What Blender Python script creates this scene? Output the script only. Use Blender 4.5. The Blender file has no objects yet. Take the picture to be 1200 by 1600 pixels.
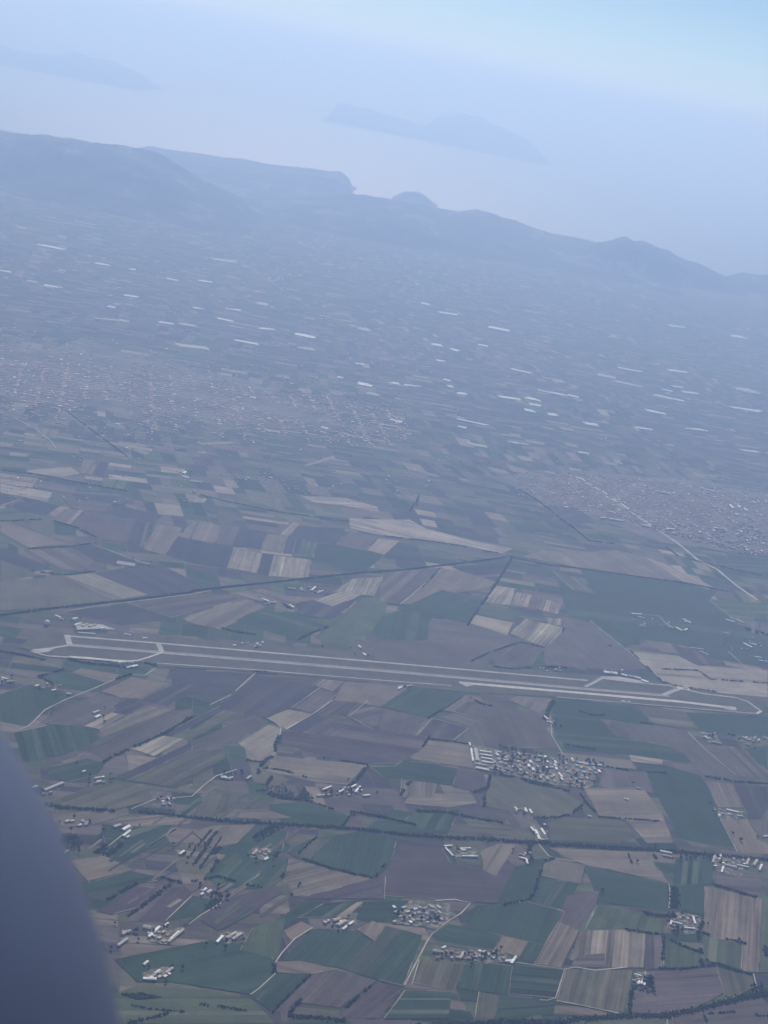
import bpy, bmesh, math, random
import numpy as np
from mathutils import Vector, Matrix, noise as mnoise

# ------------------------------------------------------------------ camera
R = math.radians
SC = bpy.context.scene
COL = SC.collection
H, FPX, ROLL, HORIZON = 2500.0, 2391.0, R(11.0), 95.0      # altitude, focal length in photo pixels, tilt, horizon row
PITCH = math.atan((800 - HORIZON) * math.cos(ROLL) / FPX)
cam_d = bpy.data.cameras.new('camera')
cam = bpy.data.objects.new('camera', cam_d)
COL.objects.link(cam)
cam_d.sensor_fit = 'VERTICAL'
cam_d.sensor_height = 36.0
cam_d.lens = FPX / 1600 * 36.0
cam_d.clip_start = 0.05
cam_d.clip_end = 900000
cam_d.dof.use_dof = True
cam_d.dof.focus_distance = 9000
cam_d.dof.aperture_fstop = 1.3
cam.matrix_world = Matrix.Translation((0, 0, H)) @ Matrix.Rotation(R(90) - PITCH, 4, 'X') @ Matrix.Rotation(ROLL, 4, 'Z')
SC.camera = cam

# ------------------------------------------------------------------ sky, sun, exposure
SUN_EL, SUN_AZ = 40.0, -6.0          # azimuth from +Y, negative is to the left
w = bpy.data.worlds.new('World')
SC.world = w
w.use_nodes = True
nt = w.node_tree
sky = nt.nodes.new('ShaderNodeTexSky')
sky.sky_type = 'NISHITA'
sky.sun_disc = False
sky.sun_elevation = R(SUN_EL)
sky.sun_rotation = R(SUN_AZ)
sky.altitude = 2500
sky.air_density = 1.0
sky.dust_density = 0.1
sky.ozone_density = 4.5
bg = nt.nodes['Background']
bg.inputs['Strength'].default_value = 0.065
nt.links.new(sky.outputs[0], bg.inputs[0])
sun_d = bpy.data.lights.new('sun', 'SUN')
sun = bpy.data.objects.new('sun', sun_d)
COL.objects.link(sun)
sun_d.energy = 3.6
sun_d.angle = R(0.55)
sun_d.color = (1.0, 0.955, 0.90)
sdir = Vector((math.sin(R(SUN_AZ)) * math.cos(R(SUN_EL)), math.cos(R(SUN_AZ)) * math.cos(R(SUN_EL)), math.sin(R(SUN_EL))))
sun.rotation_euler = sdir.to_track_quat('Z', 'Y').to_euler()
sun.location = (0, 0, 6000)
vs = SC.view_settings
vs.view_transform = 'Standard'
vs.look = 'None'
vs.gamma = 1.0
vs.use_curve_mapping = False
vs.exposure = 0.30
SC.cycles.max_bounces = 5
SC.cycles.volume_bounces = 2
SC.cycles.use_denoising = True

HAZE_DENSITY = 6.5e-5
HAZE_COLOR = (0.402, 0.572, 0.915)
HAZE_ABS = 0.3

# ------------------------------------------------------------------ helpers
rnd = random.Random(7)
nrng = np.random.RandomState(11)

def ray(px, py):
    u, v = px - 600, 800 - py
    a = u * math.cos(ROLL) - v * math.sin(ROLL)
    b = u * math.sin(ROLL) + v * math.cos(ROLL)
    return a, FPX * math.cos(PITCH) + b * math.sin(PITCH), b * math.cos(PITCH) - FPX * math.sin(PITCH)

def G(px, py):                        # a spot on the photo's plain -> metres on the ground
    d = ray(px, py)
    t = -H / d[2]
    return Vector((d[0] * t, d[1] * t, 0))

def crest(px, py, dist):              # a spot on a skyline at a known range -> point in space
    d = ray(px, py)
    t = dist / d[1]
    return Vector((d[0] * t, dist, H + d[2] * t))

def link(o):
    COL.objects.link(o)
    return o

def mesh_obj(name, verts, faces, mats, parent=None, mi=None, smooth=False):
    me = bpy.data.meshes.new(name)
    me.from_pydata([tuple(v) for v in verts], [], faces)
    for m in (mats if isinstance(mats, (list, tuple)) else [mats]):
        me.materials.append(m)
    if mi is not None:
        me.polygons.foreach_set('material_index', mi)
    if smooth:
        me.polygons.foreach_set('use_smooth', [True] * len(me.polygons))
    me.update()
    o = link(bpy.data.objects.new(name, me))
    if parent is not None:
        o.parent = parent
    return o

def tag(o, label, cat, group=None):
    o['label'] = label
    o['category'] = cat
    if group:
        o['group'] = group
    return o

def kind(o, k):
    o['kind'] = k
    return o

ORD = ['first', 'second', 'third', 'fourth', 'fifth', 'sixth', 'seventh', 'eighth', 'ninth', 'tenth', 'eleventh', 'twelfth',
       'thirteenth', 'fourteenth', 'fifteenth', 'sixteenth', 'seventeenth', 'eighteenth', 'nineteenth', 'twentieth']
def ordinal(i, n):
    if n == 1:
        return 'only'
    if i == 0:
        return 'leftmost'
    if i == n - 1:
        return 'rightmost'
    if i < 20:
        return ORD[i] + ' from left'
    return 'twenty-' + ORD[i - 20] + ' from left' if i < 29 else str(i + 1) + 'th from left'

# ------------------------------------------------------------------ materials
def mat(name, color, rough=0.85, var=0.0, scale=0.05, spec=0.3, metal=0.0):
    m = bpy.data.materials.new(name)
    m.use_nodes = True
    n = m.node_tree
    b = n.nodes['Principled BSDF']
    b.inputs['Roughness'].default_value = rough
    b.inputs['Specular IOR Level'].default_value = spec
    b.inputs['Metallic'].default_value = metal
    b.inputs['Base Color'].default_value = (*color, 1)
    if var:
        g = n.nodes.new('ShaderNodeNewGeometry')
        t = n.nodes.new('ShaderNodeTexNoise')
        t.inputs['Scale'].default_value = scale
        t.inputs['Detail'].default_value = 5
        t.inputs['Roughness'].default_value = 0.65
        n.links.new(g.outputs['Position'], t.inputs['Vector'])
        mr = n.nodes.new('ShaderNodeMapRange')
        mr.inputs['From Min'].default_value = 0.3
        mr.inputs['From Max'].default_value = 0.7
        mr.inputs['To Min'].default_value = 1 - var
        mr.inputs['To Max'].default_value = 1 + var
        n.links.new(t.outputs['Fac'], mr.inputs['Value'])
        mx = n.nodes.new('ShaderNodeVectorMath')
        mx.operation = 'SCALE'
        mx.inputs[0].default_value = color
        n.links.new(mr.outputs[0], mx.inputs['Scale'])
        n.links.new(mx.outputs[0], b.inputs['Base Color'])
    return m

def field_material():
    """soil or crop: the field's own colour, uneven in broad patches, with furrow streaks along the field's rows"""
    m = bpy.data.materials.new('field_soil_and_crop')
    m.use_nodes = True
    n = m.node_tree
    L = n.links.new
    b = n.nodes['Principled BSDF']
    b.inputs['Roughness'].default_value = 0.95
    b.inputs['Specular IOR Level'].default_value = 0.1
    oi = n.nodes.new('ShaderNodeObjectInfo')
    tc = n.nodes.new('ShaderNodeTexCoord')
    at = n.nodes.new('ShaderNodeAttribute')
    at.attribute_type = 'OBJECT'
    at.attribute_name = 'furrow'
    def noise(scale_vec, det, rough, lo, hi):
        mp = n.nodes.new('ShaderNodeMapping')
        mp.inputs['Scale'].default_value = scale_vec
        L(tc.outputs['Object'], mp.inputs['Vector'])
        add = n.nodes.new('ShaderNodeVectorMath')
        add.operation = 'ADD'
        sc = n.nodes.new('ShaderNodeVectorMath')
        sc.operation = 'SCALE'
        sc.inputs[0].default_value = (37, 53, 11)
        L(oi.outputs['Random'], sc.inputs['Scale'])
        L(mp.outputs[0], add.inputs[0])
        L(sc.outputs[0], add.inputs[1])
        t = n.nodes.new('ShaderNodeTexNoise')
        t.inputs['Scale'].default_value = 1
        t.inputs['Detail'].default_value = det
        t.inputs['Roughness'].default_value = rough
        L(add.outputs[0], t.inputs['Vector'])
        r = n.nodes.new('ShaderNodeMapRange')
        r.inputs['From Min'].default_value = 0.3
        r.inputs['From Max'].default_value = 0.7
        r.inputs['To Min'].default_value = lo
        r.inputs['To Max'].default_value = hi
        L(t.outputs['Fac'], r.inputs['Value'])
        return r.outputs[0]
    patch = noise((0.009, 0.009, 0.009), 5, 0.6, 0.80, 1.20)
    fine = noise((0.07, 0.07, 0.07), 4, 0.7, 0.90, 1.10)
    streak_a = noise((0.0022, 0.115, 0.01), 3, 0.6, -1.0, 1.0)
    streak_b = noise((0.0012, 0.022, 0.01), 2, 0.5, -1.0, 1.0)
    sa_ = n.nodes.new('ShaderNodeMath'); sa_.operation = 'MULTIPLY_ADD'
    L(streak_b, sa_.inputs[0]); sa_.inputs[1].default_value = 0.7; L(streak_a, sa_.inputs[2])
    streak = sa_.outputs[0]
    sm = n.nodes.new('ShaderNodeMath'); sm.operation = 'MULTIPLY_ADD'
    L(streak, sm.inputs[0]); L(at.outputs['Fac'], sm.inputs[1]); sm.inputs[2].default_value = 1.0
    m1 = n.nodes.new('ShaderNodeMath'); m1.operation = 'MULTIPLY'
    L(patch, m1.inputs[0]); L(fine, m1.inputs[1])
    m2 = n.nodes.new('ShaderNodeMath'); m2.operation = 'MULTIPLY'
    L(m1.outputs[0], m2.inputs[0]); L(sm.outputs[0], m2.inputs[1])
    v = n.nodes.new('ShaderNodeVectorMath'); v.operation = 'SCALE'
    L(oi.outputs['Color'], v.inputs[0]); L(m2.outputs[0], v.inputs['Scale'])
    L(v.outputs[0], b.inputs['Base Color'])
    return m

def attr_material(name):
    """farmland seen as a mosaic: one colour for each parcel, broken up by noise"""
    m = bpy.data.materials.new(name)
    m.use_nodes = True
    n = m.node_tree
    L = n.links.new
    b = n.nodes['Principled BSDF']
    b.inputs['Roughness'].default_value = 0.95
    b.inputs['Specular IOR Level'].default_value = 0.1
    at = n.nodes.new('ShaderNodeAttribute')
    at.attribute_name = 'parcel'
    g = n.nodes.new('ShaderNodeNewGeometry')
    mp = n.nodes.new('ShaderNodeMapping')
    mp.inputs['Rotation'].default_value = (0, 0, R(-12))
    mp.inputs['Scale'].default_value = (0.006, 0.028, 0.01)
    L(g.outputs['Position'], mp.inputs['Vector'])
    t = n.nodes.new('ShaderNodeTexNoise')
    t.inputs['Scale'].default_value = 1
    t.inputs['Detail'].default_value = 6
    t.inputs['Roughness'].default_value = 0.65
    L(mp.outputs[0], t.inputs['Vector'])
    r = n.nodes.new('ShaderNodeMapRange')
    r.inputs['From Min'].default_value = 0.3
    r.inputs['From Max'].default_value = 0.7
    r.inputs['To Min'].default_value = 0.62
    r.inputs['To Max'].default_value = 1.38
    L(t.outputs['Fac'], r.inputs['Value'])
    v = n.nodes.new('ShaderNodeVectorMath'); v.operation = 'SCALE'
    L(at.outputs['Color'], v.inputs[0]); L(r.outputs[0], v.inputs['Scale'])
    L(v.outputs[0], b.inputs['Base Color'])
    return m

M_FIELD = field_material()
M_MOSAIC = attr_material('parcel_mosaic')
M_GROUND = mat('open_ground', (0.105, 0.098, 0.08), 0.95, 0.35, 0.01, 0.1)
M_HILL = mat('wooded_hill', (0.046, 0.050, 0.042), 0.95, 0.95, 0.0013, 0.1)
hn = M_HILL.node_tree
hb = hn.nodes['Principled BSDF']
hg = hn.nodes.new('ShaderNodeNewGeometry')
ht = hn.nodes.new('ShaderNodeTexNoise')
ht.inputs['Scale'].default_value = 0.0017
ht.inputs['Detail'].default_value = 9
ht.inputs['Roughness'].default_value = 0.68
hn.links.new(hg.outputs['Position'], ht.inputs['Vector'])
hr = hn.nodes.new('ShaderNodeValToRGB')          # woods, scrub, and pale terraces and hill villages
hr.color_ramp.elements[0].position = 0.40
hr.color_ramp.elements[0].color = (0.018, 0.025, 0.018, 1)
hr.color_ramp.elements[1].position = 0.70
hr.color_ramp.elements[1].color = (0.26, 0.23, 0.20, 1)
he = hr.color_ramp.elements.new(0.56)
he.color = (0.055, 0.060, 0.048, 1)
hn.links.new(ht.outputs['Fac'], hr.inputs['Fac'])
hn.links.new(hr.outputs[0], hb.inputs['Base Color'])
M_SEA = mat('sea_water', (0.03, 0.07, 0.11), 0.45, 0, 1, 0.4)
M_LANE = mat('pale_gravel_lane', (0.40, 0.365, 0.30), 0.9, 0.4, 0.012)
M_CONC = mat('weathered_concrete', (0.36, 0.345, 0.31), 0.85, 0.25, 0.02)
M_CONCB = mat('bright_concrete', (0.50, 0.47, 0.41), 0.85, 0.2, 0.03)
M_TAXI = mat('worn_taxiway_surface', (0.225, 0.21, 0.19), 0.85, 0.25, 0.02)
M_AIRGRASS = mat('airfield_grass', (0.100, 0.096, 0.072), 0.95, 0.22, 0.012, 0.1)
M_WALL = mat('pale_render_wall', (0.55, 0.50, 0.43), 0.9, 0.15, 0.2)
M_ROOFW = mat('white_sheet_roof', (0.76, 0.745, 0.71), 0.7, 0.35, 0.05)
M_ROOFG = mat('grey_fibre_roof', (0.42, 0.41, 0.40), 0.8, 0.2, 0.15)
M_ROOFT = mat('terracotta_roof', (0.38, 0.20, 0.14), 0.85, 0.25, 0.2)
M_ROOFC = mat('cream_roof', (0.44, 0.39, 0.32), 0.8, 0.35, 0.05)
M_TOWNR = mat('dull_red_roof', (0.27, 0.175, 0.145), 0.85, 0.45, 0.01)
M_TOWNW = mat('town_wall', (0.27, 0.22, 0.20), 0.9, 0.2, 0.02)
def yard_material():
    m = mat('bare_yard', (0.2, 0.18, 0.14), 0.95)
    n = m.node_tree
    g = n.nodes.new('ShaderNodeNewGeometry')
    t = n.nodes.new('ShaderNodeTexNoise')
    t.inputs['Scale'].default_value = 0.045
    t.inputs['Detail'].default_value = 6
    t.inputs['Roughness'].default_value = 0.7
    n.links.new(g.outputs['Position'], t.inputs['Vector'])
    r = n.nodes.new('ShaderNodeValToRGB')
    r.color_ramp.elements[0].position = 0.40
    r.color_ramp.elements[0].color = (0.055, 0.068, 0.045, 1)
    r.color_ramp.elements[1].position = 0.64
    r.color_ramp.elements[1].color = (0.36, 0.31, 0.24, 1)
    e = r.color_ramp.elements.new(0.52)
    e.color = (0.15, 0.135, 0.105, 1)
    n.links.new(t.outputs['Fac'], r.inputs['Fac'])
    n.links.new(r.outputs[0], n.nodes['Principled BSDF'].inputs['Base Color'])
    return m
M_YARD = yard_material()
M_FILM = mat('greenhouse_film', (0.74, 0.73, 0.70), 0.6, 0.3, 0.02)
M_FILMD = mat('dusty_greenhouse_film', (0.46, 0.42, 0.35), 0.7, 0.3, 0.02)
M_LEAF = mat('dark_leaves', (0.036, 0.047, 0.030), 0.9, 0.4, 0.15, 0.15)
M_BARK = mat('bark', (0.12, 0.09, 0.07), 0.95)
M_DOOR = mat('dark_doorway', (0.10, 0.10, 0.11), 0.8)
M_DOME = mat('radome_shell', (0.88, 0.88, 0.86), 0.5)

# ------------------------------------------------------------------ the land, the sea and the hills
COAST = 27300.0
vs_, fs_ = [], []
xs = np.linspace(-90000, 90000, 61)
for i, x in enumerate(xs):
    vs_ += [(x, -16000, 0), (x, COAST + 500 * math.sin(x / 2600.0) + (0 if x > -3000 else 1500), 0)]
for i in range(60):
    fs_.append((2 * i, 2 * i + 2, 2 * i + 3, 2 * i + 1))
kind(mesh_obj('ground', vs_, fs_, M_GROUND), 'structure')
kind(mesh_obj('sea', [(-300000, 15000, -4), (300000, 15000, -4), (300000, 400000, -4), (-300000, 400000, -4)], [(0, 1, 2, 3)], M_SEA), 'structure')

def ridge(name, pts, d0, d1, wf, wb, rough=0.26, taper=(0.06, 0.06), n=150, base=-12, flat=1.0):
    """hill range whose crest follows the traced skyline, at range d0 (left) to d1 (right), with slopes wf in front and wb behind"""
    px = np.array([p[0] for p in pts], float)
    py = np.array([p[1] for p in pts], float)
    q = np.linspace(px[0], px[-1], n)
    y = np.interp(q, px, py)
    k = np.ones(5) / 5
    y = np.convolve(np.pad(y, 2, mode='edge'), k, 'valid')
    T = np.concatenate([np.linspace(-1, 0, 26) ** 3 * 0.4 + np.linspace(-1, 0, 26) * 0.6, (np.linspace(0, 1, 13)[1:])])
    V, F = [], []
    for i in range(n):
        f = i / (n - 1)
        c = crest(q[i], y[i], d0 + (d1 - d0) * f)
        e = 1.0
        if taper[0]:
            e = min(e, f / taper[0])
        if taper[1]:
            e = min(e, (1 - f) / taper[1])
        c.z += mnoise.fractal(Vector((q[i] / 26, 0.3, len(name))), 0.9, 2.1, 4) * min(30, c.z * 0.08)
        e = math.sin(max(0, min(1, e)) * math.pi / 2) ** 0.8
        for t in T:
            off = t * (wf if t < 0 else wb)
            x, yy = c.x, c.y + off
            prof = (math.cos(t * math.pi) * 0.5 + 0.5) ** flat
            fr = mnoise.fractal(Vector((x / 1500, yy / 1500, name.__len__())), 0.9, 2.1, 6)
            rg = mnoise.ridged_multi_fractal(Vector((x / 2300, yy / 2300, 3.3)), 0.9, 2.0, 5, 1.0, 2.0) - 1.1
            bump = (fr * 0.8 + rg * 0.6) * rough * (abs(t) ** 0.5) * (1 - abs(t)) * 2.2
            z = c.z * e * max(0.0, prof + bump) + base * (abs(t) > 0.97)
            z += mnoise.noise(Vector((x / 260, yy / 260, 1))) * min(14, c.z * 0.03) * (1 - abs(t))
            V.append((x, yy, z))
    m = len(T)
    for i in range(n - 1):
        for j in range(m - 1):
            F.append((i * m + j, (i + 1) * m + j, (i + 1) * m + j + 1, i * m + j + 1))
    return kind(mesh_obj(name, V, F, M_HILL, smooth=True), 'structure')

ridge('hills', [(-420, 190), (-200, 192), (-60, 200), (0, 206), (60, 213), (120, 222), (180, 226), (225, 231), (245, 238), (265, 249), (285, 262), (300, 271), (320, 283), (345, 297), (380, 318), (420, 338)],
      22600, 22600, 3000, 2600, rough=0.34, taper=(0.0, 0.1), n=200)
ridge('hills', [(230, 300), (300, 300), (340, 299), (400, 304), (450, 310), (500, 306), (550, 302), (600, 309), (650, 318), (700, 328), (760, 337), (800, 350), (850, 365), (900, 376), (940, 384), (990, 405), (1040, 425)],
      25600, 26400, 3600, 2000, rough=0.34, taper=(0.1, 0.08), n=220)
ridge('hill', [(420, 352), (480, 345), (540, 338), (600, 340), (660, 352), (720, 366), (780, 382), (840, 398)], 23400, 24200, 1500, 1500, rough=0.4, taper=(0.3, 0.3))
ridge('hill', [(830, 404), (870, 396), (905, 387), (935, 380), (960, 376), (980, 375), (1010, 380), (1050, 395), (1070, 404), (1095, 413), (1130, 431), (1160, 444)], 24900, 25900, 1300, 1100, rough=0.36, taper=(0.22, 0.1))
ridge('hill', [(1120, 440), (1140, 431), (1160, 425), (1185, 430), (1230, 428), (1300, 445), (1400, 470)], 26500, 27200, 1200, 800, taper=(0.15, 0.2))
ridge('headland', [(215, 226), (255, 235), (300, 240), (380, 249), (440, 260), (500, 267), (535, 272), (546, 286), (552, 300)], 30000, 30000, 3500, 1500, taper=(0.05, 0.03), flat=0.8)
ridge('islet', [(604, 314), (618, 306), (630, 301), (645, 300), (658, 303), (668, 309), (684, 320)], 30600, 30600, 700, 500, taper=(0.2, 0.2), n=40, flat=0.6)
ridge('island', [(505, 196), (516, 178), (527, 162), (538, 164), (552, 169), (575, 171), (600, 177), (622, 184), (640, 189), (658, 196), (668, 194), (680, 186), (692, 181), (712, 180), (722, 178), (740, 184), (758, 187), (768, 195), (790, 203), (815, 214), (840, 228), (862, 246)],
      60500, 60000, 2600, 2200, taper=(0.05, 0.12), flat=0.8)
ridge('mountain_coast', [(-260, 40), (-120, 58), (-50, 66), (0, 71), (30, 79), (50, 82), (75, 88), (100, 90), (112, 83), (125, 85), (145, 91), (162, 92), (180, 98), (200, 107), (228, 124), (245, 142)], 57000, 57000, 4000, 3000, taper=(0.0, 0.06), flat=0.8)

# ------------------------------------------------------------------ the far parcels: a mosaic of small fields over the whole plain
PAL = {'G': (0.046, 0.082, 0.046), 'g': (0.092, 0.116, 0.065), 'D': (0.072, 0.066, 0.074), 'P': (0.124, 0.104, 0.100), 'B': (0.200, 0.168, 0.136),
       'T': (0.30, 0.26, 0.21), 'O': (0.120, 0.118, 0.082), 'S': (0.30, 0.265, 0.21), 'V': (0.104, 0.082, 0.086)}
PAL = {k: ((c[0] * 0.88, c[1] * 0.86, c[2] * 0.83) if k not in 'GDV' else (c[0] * 0.76, c[1] * 0.73, c[2] * 0.78)) for k, c in PAL.items()}

def mosaic():
    ca, sa = math.cos(R(11)), math.sin(R(11))
    leaves = []
    rr = random.Random(3)
    def split(u0, v0, u1, v1, depth):
        du, dv = u1 - u0, v1 - v0
        cy = u0 * sa + v0 * ca
        far = max(0.0, min(1.0, (cy - 5500) / 9000.0))
        big = 200 - 75 * far
        blk = mnoise.noise(Vector((u0 / 900, v0 / 900, 6.1)))
        eu, ev = (1.3, 0.6) if blk > 0.0 else (0.6, 1.5)
        lim_u, lim_v = big * rr.uniform(0.7, 1.6) * eu, big * rr.uniform(0.5, 1.2) * ev
        if depth > 16 or (du < lim_u and dv < lim_v):
            leaves.append((u0, v0, u1, v1))
            return
        f = rr.uniform(0.36, 0.64)
        if du / lim_u > dv / lim_v:
            m = u0 + du * f
            split(u0, v0, m, v1, depth + 1); split(m, v0, u1, v1, depth + 1)
        else:
            m = v0 + dv * f
            split(u0, v0, u1, m, depth + 1); split(u0, m, u1, v1, depth + 1)
    split(-9500, -3000, 11000, 24000, 0)
    V, F, C = [], [], []
    def warp(u, v):
        a = mnoise.noise(Vector((u / 2600, v / 2600, 0.5))) * 420
        b = mnoise.noise(Vector((u / 2600, v / 2600, 9.5))) * 300
        c = mnoise.noise(Vector((u / 500, v / 500, 4.5))) * 30
        u, v = u + a + c, v + b - c
        return (u * ca - v * sa, u * sa + v * ca, 0.5)
    for (u0, v0, u1, v1) in leaves:
        x = (u0 + u1) / 2 * ca - (v0 + v1) / 2 * sa
        y = (u0 + u1) / 2 * sa + (v0 + v1) / 2 * ca
        if y < 2300 or abs(x) > y * 0.42 + 900 or y > 23500:
            continue
        e = min(3, (u1 - u0) * 0.02)
        k = len(V)
        V += [warp(u0 + e, v0 + e), warp(u1 - e, v0 + e), warp(u1 - e, v1 - e), warp(u0 + e, v1 - e)]
        F.append((k, k + 1, k + 2, k + 3))
        n1 = mnoise.noise(Vector((x / 1700, y / 1700, 2)))
        far = max(0.0, min(1.0, (y - 7000) / 6000.0))
        wgt = {'G': 3 + 3 * n1 + 1.5 * far, 'g': 1.6, 'D': 2.4 - n1 + 1.2 * far, 'P': 3.2 - 2 * n1, 'B': 2.2 - 1.2 * n1 - 0.9 * far, 'O': 2.6, 'T': (0.5 + 0.5 * n1) * (y > 7200), 'S': (0.3 + 0.3 * n1) * (y > 7200)}
        ks = list(wgt)
        c = PAL[rr.choices(ks, [max(0.0, wgt[q]) for q in ks])[0]]
        s = rr.uniform(0.70, 1.34)
        base = (0.085, 0.088, 0.075)
        mixf = 0.04 + 0.06 * far
        C.append(tuple((c[i] * (1 - mixf) + base[i] * mixf) * s for i in range(3)))
    o = mesh_obj('field_mosaic', V, F, M_MOSAIC)
    at = o.data.attributes.new('parcel', 'FLOAT_COLOR', 'FACE')
    at.data.foreach_set('color', [z for c in C for z in (*c, 1.0)])
    kind(o, 'stuff')
    tag(o, 'patchwork of small hazy farm parcels covering the plain', 'farmland')
mosaic()

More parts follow.
